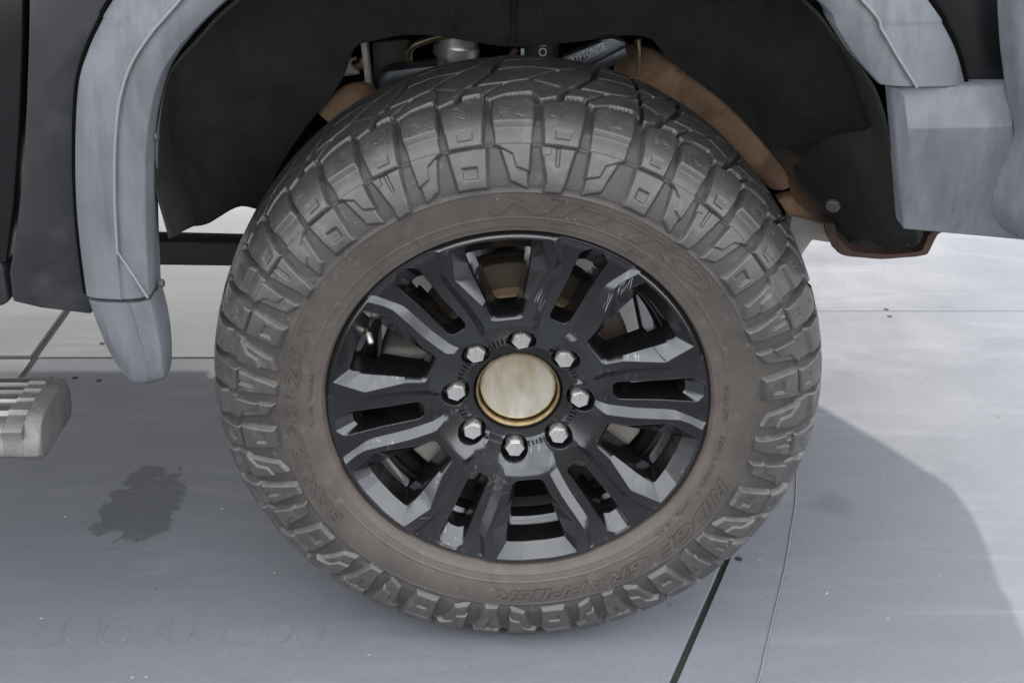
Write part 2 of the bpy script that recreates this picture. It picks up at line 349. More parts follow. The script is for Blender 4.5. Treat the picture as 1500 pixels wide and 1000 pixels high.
aa = np.linspace(0, 360, 721)[:-1]
AG, VG = np.meshgrid(aa, va, indexing='ij')
HG = .9*gauss(VG, VR[296], 1.1) + .9*gauss(VG, VR[333], 1.2)*(1+.3*np.sin(np.radians(AG*9))) + 1.0*gauss(VG, VR[276], 1.3) + .6*gauss(VG, VR[284], .9)
HG += -.5*gauss(VG, VR[338]+1, 2.5)
HG += 1.6*gauss(VG, VR[390], 2.2)
P = tyre_point(AG.ravel(), VG.ravel(), HG.ravel())
na, nv = len(aa), len(va)
I = np.arange(na*nv).reshape(na, nv); J = np.roll(I, -1, axis=0)
Fq = np.stack([I[:, :-1], J[:, :-1], J[:, 1:], I[:, 1:]], -1).reshape(-1, 4)
tyre = link('tyre', mesh_np('tyre', P, Fq), M_RUB, truck, label='dusty knobbly off road tyre with raised lettering')

def poly_sdf(U, W, poly):
    P_ = np.asarray(poly, float); n = len(P_); x = U.ravel(); y = W.ravel()
    d = np.full(x.shape, 1e9); inside = np.zeros(x.shape, bool)
    for i in range(n):
        a = P_[i]; b = P_[(i+1) % n]; e = b-a; wx = x-a[0]; wy = y-a[1]
        t = np.clip((wx*e[0]+wy*e[1])/(e@e+1e-12), 0, 1)
        d = np.minimum(d, (wx-e[0]*t)**2+(wy-e[1]*t)**2)
        c = ((a[1] <= y) & (b[1] > y)) | ((b[1] <= y) & (a[1] > y))
        xi = a[0]+(y-a[1])*e[0]/(e[1] if abs(e[1]) > 1e-12 else 1e-12)
        inside ^= c & (x < xi)
    d = np.sqrt(d); return np.where(inside, -d, d).reshape(U.shape)
def line_sdf(U, W, L_):
    d = np.full(U.shape, 1e9)
    for a, b in zip(L_[:-1], L_[1:]):
        a = np.array(a, float); b = np.array(b, float); e = b-a
        t = np.clip(((U-a[0])*e[0]+(W-a[1])*e[1])/(e@e+1e-12), 0, 1)
        d = np.minimum(d, np.hypot(U-a[0]-e[0]*t, W-a[1]-e[1]*t))
    return d
sm = lambda t: np.clip(t, 0, 1)**2*(3-2*np.clip(t, 0, 1))
OAZ = [-9.8, 25.4, 53.9, 82.4, 113.0, 142.3, 171.0, 203.3, 235.0, 264.5, 291.6, 319.0, 350.2]
def patch(name, sector, s0, s1, v0, v1, hfun, step, m, open_s=False):
    """one tread or sidewall block: a height field laid on the carcass, cut to the block's outline"""
    a0 = OAZ[sector]; pit = (OAZ[sector+1]-a0)/4; mm = math.radians(pit)*.40*1000     # mm per lug unit at radius 0.40
    nu = max(8, int((s1-s0)*mm/step)); nw = max(8, int((v1-v0)/step))
    S, Vv = np.meshgrid(np.linspace(s0, s1, nu), np.linspace(v0, v1, nw), indexing='ij')
    h = hfun(S, Vv, mm)
    rim_ = np.zeros(h.shape, bool); rim_[:, 0] = rim_[:, -1] = True
    if not open_s: rim_[0] = rim_[-1] = True
    h = np.where(rim_, np.minimum(h, -3), h)
    Pn = tyre_point((a0+S*pit).ravel(), Vv.ravel(), h.ravel())
    I = np.arange(nu*nw).reshape(nu, nw)
    Fq = np.stack([I[:-1, :-1], I[1:, :-1], I[1:, 1:], I[:-1, 1:]], -1).reshape(-1, 4)
    hf = h.ravel()[Fq].max(1); Fq = Fq[hf > -2.5]
    used = np.unique(Fq); mp = np.zeros(len(Pn), int); mp[used] = np.arange(len(used))
    return link(name, mesh_np(name, Pn[used], mp[Fq]), m, tyre)
def RV(pts, mm): return [(s*mm, float(v_of_R(r))) for s, r in pts]
def raised(sd, H, wd, floor=-3.2):
    return floor + (H-floor)*np.clip(.5 - (sd-2.0)/wd, 0, 1)
def lug_O(S, V_, mm):
    U = S*mm; sd = poly_sdf(U, V_, RV([(-.40, 388), (.43, 388), (.36, 341), (-.34, 342)], mm))
    h = raised(sd, 7.8, 7.6)
    r = poly_sdf(U, V_, RV([(-.16, 368), (.19, 367), (.17, 354), (-.15, 355)], mm))
    return h - 3.6*sm(.5-r/3.0)
def lug_N(S, V_, mm, mir=1, c=1.0):
    T = (S-c)*mir+c; U = T*mm
    low = poly_sdf(U, V_, RV([(.74, 384), (.98, 384), (1.31, 366), (1.33, 339), (.92, 348)], mm))
    up = poly_sdf(U, V_, RV([(.60, 391), (1.36, 392), (1.345, 359.5), (1.06, 365), (.98, 379.5)], mm))
    h = raised(low, 5.4, 6.4); return np.maximum(h, raised(up, 8.8, 5.6))
def lug_T(S, V_, mm):
    U = S*mm; sd = poly_sdf(U, V_, RV([(1.60, 388), (2.32, 389), (2.21, 348), (2.14, 336), (1.74, 335), (1.77, 347)], mm))
    h = raised(sd, 7.4, 7.2)
    r = line_sdf(U, V_, RV([(1.95, 388), (1.97, 369)], mm)); h -= 3.6*sm(.5-(r-2.6)/2.2)
    r2 = poly_sdf(U, V_, RV([(1.62, 388), (1.80, 388), (1.80, 380), (1.64, 379)], mm)); h -= 2.5*sm(.5-r2/1.6)
    return h
def lug_S(S, V_, mm): return lug_N(S, V_, mm, -1, 2.0)     # the mirrored zigzag, centred on unit 3
vL = float(v_of_R(388.5)); vy = lambda y: float(v_of_y(y))
def block_edge(mm, kind):
    if kind == 0: top = [(.44, .050), (.33, .060), (-.02, .055), (-.44, .046)]
    else: top = [(.44, .050), (.34, .062), (-.10, .058), (-.40, .050)]
    lo = .375 if kind == 0 else .40
    return [(-lo*mm, vL), (-.44*mm, vy(.028)), ] + [(s*mm, vy(y)) for s, y in top[::-1]] + [(.44*mm, vy(.028)), (lo*mm, vL)]
def shoulder(kind, seed):
    rr = random.Random(seed)
    cr_ = []
    for _ in range(7):
        s = rr.uniform(-.25, .25); y = rr.uniform(.024, .045); a = rr.uniform(0, 6.28); l = rr.uniform(2, 6)
        cr_.append((s, y, a, l))
    def f(S, V_, mm, c):
        U = (S-c)*mm; sd = poly_sdf(U, V_, block_edge(mm, kind))
        H = np.interp(V_, [vL-3, vL, vL+12, vy(.030), vy(.06)], [7, 8.0, 9.4, 10.6, 10.6])
        if kind == 1: # scooped step below the tread edge
            H = H - 6.0*np.clip((vy(.019)-V_)/6.5, 0, 1) * sm((V_-(vL-6))/3+.2)
        h = -3.2 + (H+3.2)*np.clip(.5-sd/5.6, 0, 1)
        if kind == 0:
            r = poly_sdf(U, V_, [(-.14*mm, vL+9), (.17*mm, vL+9), (.17*mm, vL+20), (-.14*mm, vL+20)]); h -= 1.8*sm(.5-r/2.0)
        for s, y, a, l in cr_:
            u0 = s*mm; v0 = vy(y); e = (math.cos(a)*l, math.sin(a)*l)
            h -= 1.7*sm(.5-(line_sdf(U, V_, [(u0-e[0], v0-e[1]), (u0, v0), (u0+e[0]*.8, v0+e[1]*1.1)])-.35)/1.1)
        return h
    return f
G_THICK = [[(-.22, .045), (.14, .093), (.27, .100), (.62, .152), (.70, .20), (1.05, .262)]]
G_THIN = [[(.22, .045), (.90, .100), (1.32, .112), (1.95, .160), (2.3, .18), (2.9, .262)], [(.14, .093), (.90, .100)], [(1.32, .112), (1.9, .090)], [(.62, .152), (1.30, .165), (1.95, .160)], [(.70, .20), (1.6, .215)]]
def centre(S, V_, mm):
    U = S*mm; h = np.full(S.shape, 10.6)
    h -= .6*((V_-TV/2)/(TV*.12))**2*.5
    for k in (-2, 0, 2):
        for g_ in G_THICK: d = line_sdf(U, V_, [((s+k)*mm, vy(y)) for s, y in g_]); h = np.minimum(h, 10.6-11.5*sm(.5-(d-3.5)/2.2))
        for g_ in G_THIN: d = line_sdf(U, V_, [((s+k)*mm, vy(y)) for s, y in g_]); h = np.minimum(h, 10.6-13*sm(.5-(d-2.1)/1.6))
    # zigzag border groove against the shoulder blocks, both sides
    for side in (0, 1):
        zz = [(-1.56, .057), (-1.44, .050), (-1.02, .062), (-.66, .067), (-.56, .057), (-.44, .051), (-.1, .062), (.34, .067), (.44, .056), (.56, .051), (.9, .063), (1.34, .069), (1.44, .057), (1.56, .050), (1.98, .062), (2.34, .067), (2.44, .057), (2.56, .050)]
        if side: zz = [(.9-s, .31-y) for s, y in zz][::-1]
        d = line_sdf(U, V_, [(s*mm, vy(y)) for s, y in zz])
        lim = np.interp(U, [s*mm for s, y in zz], [vy(y) for s, y in zz])
        out = (V_ < lim) if not side else (V_ > lim)
        h = np.where(out, -3.2, np.minimum(h, 10.6-13.8*sm(.5-(d-2.0)/2.4)))
    return h
for k in range(12):
    az = (OAZ[k]+20) % 360; top = az < 100 or az > 262
    st = 1.0
    patch('sidewall_lug', k, -.5, .5, vL-53, vL+1.5, lug_O, st, M_BLK)
    patch('sidewall_lug', k, .52, 1.46, vL-55, vL+3, lambda S, V_, mm: lug_N(S, V_, mm), st, M_BLK)
    patch('sidewall_lug', k, 1.52, 2.42, vL-58, vL+1.5, lug_T, st, M_BLK)
    patch('sidewall_lug', k, 2.54, 3.48, vL-55, vL+3, lug_S, st, M_BLK)
    for j in range(4):
        f = shoulder(j % 2, k*4+j)
        patch('shoulder_block', k, j-.5, j+.5, vL-3, vy(.070), (lambda c, f: (lambda S, V_, mm: f(S, V_, mm, c)))(j, f), 1.1 if top else 1.6, M_BLK)
    for j in (0, 2):
        def cf(S, V_, mm, j=j): return centre(S-j, V_, mm)
        patch('tread_block', k, j-.5, j+1.5, vy(.046), vy(.264), cf, 1.15 if top else 3.5, M_BLK, True)
# the far row of shoulder blocks, mirrored copies without their wear marks
for k in range(12):
    a0 = OAZ[k]; pit = (OAZ[k+1]-a0)/4; mm = math.radians(pit)*400
    for j in range(4):
        S, Vv = np.meshgrid(np.linspace(j-.46, j+.46, 16), np.linspace(vy(.248), TV-vL+14, 16), indexing='ij')
        sd = np.maximum(np.abs(S-j)*mm-.40*mm, np.abs(Vv-(vy(.248)+TV-vL+8)/2)-(TV-vL+8-vy(.248))/2)
        h = -3+13*sm(.5-sd/4)
        Pn = tyre_point((a0+S*pit).ravel(), Vv.ravel(), h.ravel()); I = np.arange(256).reshape(16, 16)
        Fq = np.stack([I[:-1, :-1], I[1:, :-1], I[1:, 1:], I[:-1, 1:]], -1).reshape(-1, 4)
        link('shoulder_block', mesh_np('shoulder_block', Pn, Fq), M_BLK, tyre)

# ---- raised lettering on the sidewall
def text_mesh(s, size, extrude, bev, shear=0, offset=0, space=1.0):
    c = bpy.data.curves.new('txt', 'FONT'); c.body = s; c.size = size; c.extrude = extrude; c.bevel_depth = bev; c.bevel_resolution = 0
    c.shear = shear; c.offset = offset; c.space_character = space; c.resolution_u = 3
    o = bpy.data.objects.new('txt', c); COL.objects.link(o); bpy.context.view_layer.update()
    me = bpy.data.meshes.new_from_object(o.evaluated_get(bpy.context.evaluated_depsgraph_get()))
    bpy.data.objects.remove(o); return me
def sidewall_text(s, az0, az1, rmid, hgt, raise_=.9, shear=0, offset=0, name='raised_lettering', label=None):
    me = text_mesh(s, hgt*1.38, .4, .28, shear, offset)
    bm = bmesh.new(); bm.from_mesh(me)
    bmesh.ops.subdivide_edges(bm, edges=[e for e in bm.edges if e.calc_length() > 4], cuts=1)
    xs = [v.co.x for v in bm.verts]; ys = [v.co.y for v in bm.verts]; x0, x1 = min(xs), max(xs); ym = (min(ys)+max(ys))/2; yk = hgt/(max(ys)-min(ys))
    A = np.array([(az0+(v.co.x-x0)/(x1-x0)*(az1-az0), rmid+(v.co.y-ym)*yk, v.co.z) for v in bm.verts])
    Q = tyre_point(A[:, 0], v_of_R(A[:, 1]), np.where(A[:, 2] > 0, raise_*np.clip(A[:, 2]/.68, 0, 1), -.8))
    for v, q in zip(bm.verts, Q): v.co = q
    m2 = bpy.data.meshes.new(name); bm.to_mesh(m2); bm.free()
    return link(name, sharp(m2, 30), M_RUB, tyre, label)
sidewall_text('RIDGE', 109.5, 138.5, 316, 19, 2.1, .35, .35, label='slanted raised letters low on the front side of the tyre')
sidewall_text('GRAPPLER', 141.5, 186, 317, 19, 2.1, .35, .35, label='slanted raised letters at the bottom of the tyre')
sidewall_text('35X12.50R20LT', 236, 299, 316, 17, 1.9, 0, .15, label='size marking up the rear side of the tyre')
sidewall_text('NITTO', -7, 52, 315, 23, 2.3, .3, .6, label='wide raised letters across the top of the tyre')
sidewall_text('35X12.50R20LT  126Q  12 PR', 97, 136, 291, 7, 1.0)
sidewall_text('M10L0  LT0', 81, 92, 290.5, 5.5, .8)
sidewall_text('225', 8, 11.5, 290, 5, .8); sidewall_text('DOT 4720', 30, 40, 288, 6, .9)
sidewall_text('RADIAL  TUBELESS', 266, 283, 290, 4.5, .8)
# short radial mould lines and fine rubber hairs left by the mould
V = []; F = []
def hair(az, v, L_, r=.00035, lean=None):
    lean = lean if lean is not None else rnd.uniform(-1, 1)
    p = tyre_point(np.array([az, az+lean*.2*L_/3, az+lean*.5*L_/3]), np.array([v, v+rnd.uniform(-1, 1)*L_*.3, v+rnd.uniform(-1, 1)*L_*.5]), np.array([-.2, L_*.4, L_*.7]))
    b = len(V)
    for i, q in enumerate(p):
        k = r*(1-.3*i)
        V.extend([q+np.array([k, 0, 0]), q+np.array([-k*.5, 0, k*.87]), q+np.array([-k*.5, 0, -k*.87])])
    for i in range(2):
        for j in range(3): F.append((b+3*i+j, b+3*i+(j+1) % 3, b+3*i+3+(j+1) % 3, b+3*i+3+j))
for _ in range(230): hair(rnd.uniform(0, 360), float(v_of_R(rnd.choice([297, 305, 326, 332, 340, 345, 352, 388, 300, 327]))+rnd.uniform(-2, 2)), rnd.uniform(1.5, 4))
for az in (53, 20, 8, 36, 12, 24, -3, 44): 
    for r_ in (304, 326): hair(az+rnd.uniform(-2, 2), float(v_of_R(r_)), 4, .0005)
M_HAIR = mat('bleached_rubber', (.26, .25, .24), .7)
link('mould_hair', py_mesh('mould_hair', V, F), M_HAIR, tyre, kind='stuff', label='thin rubber hairs standing off the sidewall')
V = []; F = []
for az, ra, rb in [(-27, 281, 297), (-40, 279, 299), (-14, 296, 312), (62, 280, 299), (79, 279, 296), (86, 279, 297), (98, 279, 296), (263, 279, 299), (283, 277, 298), (151, 279, 296), (222, 279, 330), (188, 279, 300), (210, 296, 312), (84, 297, 330), (301, 279, 296), (12, 279, 296), (240, 279, 300)]:
    b = len(V)
    for r_ in np.linspace(ra, rb, 8):
        for da, h in ((-.10, -.2), (0, .8), (.10, -.2)): V.append(tyre_point(np.array([az+da]), np.array([float(v_of_R(r_))]), np.array([h]))[0])
    for i in range(7):
        for j in range(2): F.append((b+3*i+j, b+3*i+j+1, b+3*i+j+4, b+3*i+j+3))
link('mould_line', py_mesh('mould_line', V, F, True), M_RUB, tyre, kind='stuff')

# ---- alloy wheel -----------------------------------------------------
WIN = [-6.5+60*k for k in range(6)]; SLOT = [23.5+60*k for k in range(6)]; NUT = [3.3+45*k for k in range(8)]
def rot2(a, b, az):
    q = math.radians(az); return (a*math.sin(q)+b*math.cos(q), a*math.cos(q)-b*math.sin(q))      # (x,z); b positive = clockwise
th_top = lambda r: np.interp(r, [80, 105, 128, 166, 200, 230, 245, 272], [20, 19.3, 14.5, 16, 17.8, 19, 18.3, 16])
th_bot = lambda r: np.interp(r, [80, 105, 128, 165, 210, 222, 240, 272], [23.6, 22.6, 20.0, 20.3, 21.6, 21.6, 20.2, 18.0])
def y_rib(r): return np.interp(r, [78, 84, 124, 262, 264.5, 268, 272.5], [.052, .048, .024, .000, .000, .0025, .010])
def y_pan(r): return np.interp(r, [78, 84, 124, 150, 262, 264.5, 268, 272.5], [.052, .0415, .0325, .0275, .0080, .0065, .006, .010])
def face_y(x, z):
    r = math.hypot(x, z); a = math.degrees(math.atan2(x, z))
    a = abs((a+6.5+30) % 60-30)
    t = (a-th_top(r))/(th_bot(r)-th_top(r)); t = min(1, max(0, t)); t = t*t*(3-2*t) if 0 else t
    return float(y_rib(r)*(1-t)+y_pan(r)*t)
def round_loop(keys, nseg=5):
    """keys: (a, b, radius) polygon, corners rounded; every key gives nseg+1 points"""
    n = len(keys); out = []
    for i in range(n):
        p = np.array(keys[i][:2], float); q0 = np.array(keys[i-1][:2], float); q1 = np.array(keys[(i+1) % n][:2], float); r = keys[i][2]
        d0 = q0-p; d1 = q1-p; l0 = np.linalg.norm(d0); l1 = np.linalg.norm(d1); d0 /= l0; d1 /= l1
        c = math.acos(np.clip(d0@d1, -1, 1)); t = min(r/max(math.tan(c/2), .05), l0*.45, l1*.45)
        A = p+d0*t; B = p+d1*t
        for k in range(nseg+1):
            u = k/nseg; out.append((1-u)**2*A+2*u*(1-u)*p+u*u*B)
    return out
def densify(loops, maxlen=6):
    """insert the same number of points in the same gaps of all loops"""
    n = len(loops[0]); outs = [[] for _ in loops]
    for i in range(n):
        L_ = max(np.linalg.norm(l[(i+1) % n]-l[i]) for l in loops[:1]); m = max(1, int(L_/maxlen))
        for o, l in zip(outs, loops):
            for k in range(m): o.append(l[i]+(l[(i+1) % n]-l[i])*k/m)
    return outs
def mirror(right): return right + [(a, -b, r) for a, b, r in right[::-1]]
def arcpts(r, bmax): return [(math.sqrt(r*r-b*b), b, 3) for b in (bmax, bmax*.72, bmax*.36)]
W0 = mirror([(133, 21, 8), (160, 30.5, 10), (208, 62, 7)] + arcpts(261.0, 60))
W1 = mirror([(136, 19, 8), (163, 26, 8), (203, 38, 5)] + arcpts(246, 47))
W1b = mirror([(138, 18, 8), (164, 25, 8), (204, 36, 5)] + arcpts(242.5, 44))
W2 = mirror([(140, 16.5, 8), (165, 23.5, 8), (204, 33.5, 5)] + arcpts(240.5, 41))
W3 = mirror([(142, 15.5, 8), (166, 22, 8), (204, 31, 5)] + arcpts(239, 38))
S0 = mirror([(136.5, 9, 6), (143, 14.0, 9), (200, 15.5, 10), (252, 19.5, 9), (262.5, 8, 6)])
S1 = mirror([(140, 7.5, 6), (146, 11.5, 9), (200, 12.5, 10), (234, 14.5, 6), (238, 6, 5)])
S2 = mirror([(143, 6.5, 6), (149, 10.0, 9), (200, 11.0, 10), (229, 13, 6), (232, 5, 5)])
wl = densify([round_loop(k) for k in (W0, W1, W1b, W2, W3)], 6)
sl = densify([round_loop(k) for k in (S0, S1, S2)], 6)
def inset(loop, d):
    L_ = np.array(loop); n = len(L_); T = np.roll(L_, -1, 0)-np.roll(L_, 1, 0); T /= np.linalg.norm(T, axis=1)[:, None]+1e-9
    Nn = np.stack([T[:, 1], -T[:, 0]], -1)
    area = np.sum(L_[:, 0]*np.roll(L_[:, 1], -1)-L_[:, 1]*np.roll(L_[:, 0], -1))
    return L_ + Nn*d*(1 if area > 0 else -1)
RV_V = []; RV_F = []
def addloops(loops, ys, az):
    """loops in (a,b) mm with their own depth lists -> wall strips"""
    b = len(RV_V); n = len(loops[0])
    for l, y in zip(loops, ys):
        for i, (p, yy) in enumerate(zip(l, y)):
            x, z = rot2(p[0], p[1], az); RV_V.append((x/1000, yy, z/1000))
    for k in range(len(loops)-1):
        for i in range(n): RV_F.append((b+k*n+i, b+k*n+(i+1) % n, b+(k+1)*n+(i+1) % n, b+(k+1)*n+i))
# planar triangulation input
pts = []; edges = []
def add_loop(P2, closed=True):
    b = len(pts)
    for p in P2: pts.append(Vector((p[0], p[1])))
    n = len(P2)
    for i in range(n-(0 if closed else 1)): edges.append((b+i, b+(i+1) % n))
EDGE = 1.6
openings = []
nutc = [rot2(90, 0, a) for a in NUT]
def fy(p, az):
    x, z = rot2(p[0], p[1], az); return face_y(x, z)
for az in WIN:
    rings = [inset(wl[0], 2.4), inset(wl[0], .9)]
    for ring in rings: add_loop([rot2(p[0], p[1], az) for p in ring])
    base0 = [fy(p, az) for p in wl[0]]
    e1 = [y+.0006 for y in [fy(p, az) for p in rings[1]]]
    d1 = []
    for p, y in zip(wl[1], base0):
        r = math.hypot(*p); d1.append(y + np.interp(p[0], [136, 165, 203, 246], [.005, .007, .013, .017]))
    loops = [rings[1], wl[0], wl[1], wl[2], wl[3], wl[4]]
    addloops(loops, [[fy(p, az)+.0002 for p in rings[1]], [y+.0012 for y in base0], d1, [y+.004 for y in d1], [.055 if p[0] < 200 else .046 for p in wl[3]], [.074 if p[0] < 200 else .056 for p in wl[4]]], az)
    openings.append((az, np.array(rings[1])))
for az in SLOT:
    rings = [inset(sl[0], 2.0), inset(sl[0], .8)]
    for ring in rings: add_loop([rot2(p[0], p[1], az) for p in ring])
    base0 = [fy(p, az) for p in sl[0]]
    d1 = [y + np.interp(p[0], [140, 200, 234], [.016, .018, .020]) for p, y in zip(sl[1], base0)]
    addloops([rings[1], sl[0], sl[1], sl[2]], [[fy(p, az)+.0002 for p in rings[1]], [y+.0012 for y in base0], d1, [.066 if p[0] < 215 else .050 for p in sl[2]]], az)
    openings.append((az, np.array(rings[1])))
NR = 20.5
for c in nutc:
    for rr in (NR+1.6, NR): add_loop([(c[0]+rr*math.cos(q), c[1]+rr*math.sin(q)) for q in np.linspace(0, 2*math.pi, 29)[:-1]])
RI, RO = 66.0, 272.5
for r_, n in ((RO, 360), (268, 300), (264.5, 300), (84, 90), (78, 80), (RI, 72)):
    if r_ in (84, 78):
        # only the arcs between the nut pockets
        for q in np.linspace(0, 360, 181)[:-1]:
            x, z = rot2(r_, 0, q)
            if min(math.hypot(x-c[0], z-c[1]) for c in nutc) > NR+2.5: pts.append(Vector((x, z)))
    else: add_loop([rot2(r_, 0, 360*k/n) for k in range(n)])
def in_open(x, z, mrg):
    r = math.hypot(x, z)
    if min(math.hypot(x-c[0], z-c[1]) for c in nutc) < NR+mrg: return True
    return False
oloops = []
for az, l in openings:
    oloops.append(np.array([rot2(p[0], p[1], az) for p in l]))
# crease lines, clipped near the nut pockets
for az in WIN:
    for sgn in (1, -1):
        for th in (th_top, th_bot):
            prev = None
            for r_ in np.linspace(86, 263.5, 46):
                x, z = rot2(r_, 0, az+sgn*float(th(r_)))
                ok = not in_open(x, z, 2.4)
                if ok:
                    pts.append(Vector((x, z)))
                    if prev is not None: edges.append((prev, len(pts)-1))
                    prev = len(pts)-1
                else: prev = None
GX, GZ_ = np.meshgrid(np.arange(-270, 271, 5.5), np.arange(-270, 271, 5.5)); GX = GX.ravel(); GZ_ = GZ_.ravel()
rr_ = np.hypot(GX, GZ_); keep = (rr_ < 262) & (rr_ > 88)
aa_ = np.abs((np.degrees(np.arctan2(GX, GZ_))+6.5+30) % 60-30)
keep &= ~((aa_ > th_top(rr_)-.8) & (aa_ < th_bot(rr_)+.8))
for c in nutc: keep &= np.hypot(GX-c[0], GZ_-c[1]) > NR+4
for l in oloops: keep &= poly_sdf(GX, GZ_, l) > 4
for x, z in zip(GX[keep], GZ_[keep]): pts.append(Vector((float(x), float(z))))
res = geometry.delaunay_2d_cdt(pts, edges, [], 0, 1e-3, False)
vs_, fs_ = res[0], res[2]
C2 = np.array([(v.x, v.y) for v in vs_]); T3 = np.array([f for f in fs_ if len(f) == 3])
cen = C2[T3].mean(1); rc = np.hypot(cen[:, 0], cen[:, 1]); ok = (rc < RO-.3) & (rc > RI)
for c in nutc: ok &= np.hypot(cen[:, 0]-c[0], cen[:, 1]-c[1]) > NR*.995
for l in oloops: ok &= poly_sdf(cen[:, 0], cen[:, 1], l) > 0
T3 = T3[ok]; b = len(RV_V)
for x, z in C2: RV_V.append((x/1000, face_y(x, z), z/1000))
for t in T3: RV_F.append(tuple(int(i)+b for i in t))
# nut pockets, outer lip, barrel
for c in nutc:
    b = len(RV_V); n = 28; prof = [(NR, None, 0), (NR-.7, .0015, 1), (NR-1.6, .064, 0), (NR-2.0, .074, 0), (NR-8, .078, 0), (2, .078, 0)]
    for rr, yy, rel in prof:
        for q in np.linspace(0, 2*math.pi, n+1)[:-1]:
            x = c[0]+rr*math.cos(q); z = c[1]+rr*math.sin(q)
            y = face_y(c[0]+NR*math.cos(q), c[1]+NR*math.sin(q))
            y = y if yy is None else (y+yy if rel else yy)
            RV_V.append((x/1000, y, z/1000))
    for k in range(len(prof)-1):
        for i in range(n): RV_F.append((b+k*n+i, b+k*n+(i+1) % n, b+(k+1)*n+(i+1) % n, b+(k+1)*n+i))
me = py_mesh('alloy_wheel', RV_V, RV_F)
bm = bmesh.new(); bm.from_mesh(me); bmesh.ops.remove_doubles(bm, verts=bm.verts, dist=2e-5)
loose = [v for v in bm.verts if not v.link_faces]; bmesh.ops.delete(bm, geom=loose, context='VERTS'); bm.to_mesh(me); bm.free()
sharp(me, 24)
rim = link('alloy_wheel', me, M_RIM, truck, label='satin black twelve spoke alloy wheel with scuffed spokes')
link('hub_bore', lathe('hub_bore', [(.066, .052), (.064, .056), (.0625, .075), (.0625, .10)], 72), M_RIMD, rim)
link('wheel_barrel', lathe('wheel_barrel', [(.2725, .010), (.262, .020), (.2425, .030), (.2405, .056), (.2395, .060), (.2330, .062), (.2285, .066), (.2255, .073), (.2245, .082)], 160, 25), M_RIM, rim)
link('barrel_inside', lathe('barrel_inside', [(.2245, .082), (.2262, .088), (.216, .100), (.214, .112), (.214, .24), (.235, .285), (.262, .296), (.2725, .300)], 120, 25), M_RIMD, rim)
# scrapes left by wheel guns and kerbs: short pale scratches lying on the spoke faces
M_SCR = mat('bare_scratch', (.40, .41, .42), .5, .3)
def on_face(px, py):
    y = .01
    for _ in range(6):
        p = pt(px, py, y); r_ = math.hypot(p[0], p[2])*1000; y = face_y(p[0]*1000, p[2]*1000)
    return np.array([p[0], y-.00025, p[2]])
sr = random.Random(11); V = []; F = []
def scratch(x, y, ang, L_, wd):
    a = on_face(x, y); pts_ = []
    for t in np.linspace(-.5, .5, 6):
        pts_.append(on_face(x+math.cos(ang)*L_*t+3*t*t, y-math.sin(ang)*L_*t))
    b = len(V)
    for i, p in enumerate(pts_):
        k = wd*(1-abs(i-2.5)/3.2)*(.6+.6*sr.random())/2; V.append(tuple(p+np.array([k*math.sin(ang), 0, -k*math.cos(ang)*-1]))); V.append(tuple(p-np.array([k*math.sin(ang), 0, k*math.cos(ang)])))
    for i in range(5): F.append((b+2*i, b+2*i+1, b+2*i+3, b+2*i+2))
for cx, cy, dx, dy, n, ang, L0, L1, wd in [(905, 430, 42, -48, 26, 70, 8, 26, .0009), (786, 432, 16, 30, 18, 65, 8, 24, .0007), (650, 360, 10, 22, 8, 60, 5, 16, .0005), (722, 712, 30, 10, 9, 28, 8, 30, .0005), (720, 770, 16, 24, 9, 50, 6, 18, .0005),
        (930, 520, 14, 10, 5, 50, 6, 18, .0006), (618, 755, 18, 8, 7, 20, 5, 14, .0006), (600, 470, 30, 26, 8, 140, 4, 14, .0005), (760, 590, 200, 160, 40, 60, 3, 9, .0004)]:
    for _ in range(n):
        t = sr.uniform(-.5, .5); x = cx+dx*t+sr.uniform(-6, 6); y = cy+dy*t+sr.uniform(-8, 8)
        if n == 40: x = cx+sr.uniform(-1, 1)*dx; y = cy+sr.uniform(-1, 1)*dy
        q = on_face(x, y); X = q[0]*1000; Z = q[2]*1000
        if min(math.hypot(X-c[0], Z-c[1]) for c in nutc) < NR+3 or math.hypot(X, Z) < 92 or math.hypot(X, Z) > 262: continue
        if min(float(poly_sdf(np.array([X]), np.array([Z]), l)[0]) for l in oloops) < 3: continue
        scratch(x, y, R(ang+sr.uniform(-9, 9)), sr.uniform(L0, L1), wd)
link('scrape_mark', py_mesh('scrape_mark', V, F), M_SCR, rim, kind='stuff', label='pale scrape marks on the spoke faces')
# centre cap
cap = link('centre_cap', lathe('centre_cap', [(0, .0665), (.035, .0667), (.0520, .0673), (.0545, .0690), (.0550, .090)], 96, 25), M_CAP, rim, label='tarnished silver hub cap with gold stains')
link('cap_ring', lathe('cap_ring', [(.0574, .090), (.0578, .0600), (.0586, .0562), (.0604, .0562), (.0620, .0580), (.0626, .066)], 96, 25), M_GOLD, rim)
# small cast marks between the nuts
V = []; F = []
for k in range(8):
    for j in range(-2, 3):
        a = NUT[k]+22.5+j*4.2; s_ = rnd.uniform(.7, 1.1)
        x, z = rot2(84.5, 0, a); q = math.radians(a); y = .0435
        b = len(V)
        for dr, dt, dy in [(-2.6, -2.0, .006), (-2.6, 2.0, .006), (2.6, 2.0, .006), (2.6, -2.0, .006), (-1.8, -1.4, -.002), (-1.8, 1.4, -.002), (1.8, 1.4, -.002), (1.8, -1.4, -.002)]:
            X, Z = rot2(84.5+dr*s_, dt*s_, a); V.append((X/1000, y+dy, Z/1000))
        F += [(b+4, b+5, b+6, b+7), (b, b+1, b+5, b+4), (b+1, b+2, b+6, b+5), (b+2, b+3, b+7, b+6), (b+3, b, b+4, b+7)]
link('cast_mark', py_mesh('cast_mark', V, F), M_RIM, rim, kind='stuff')
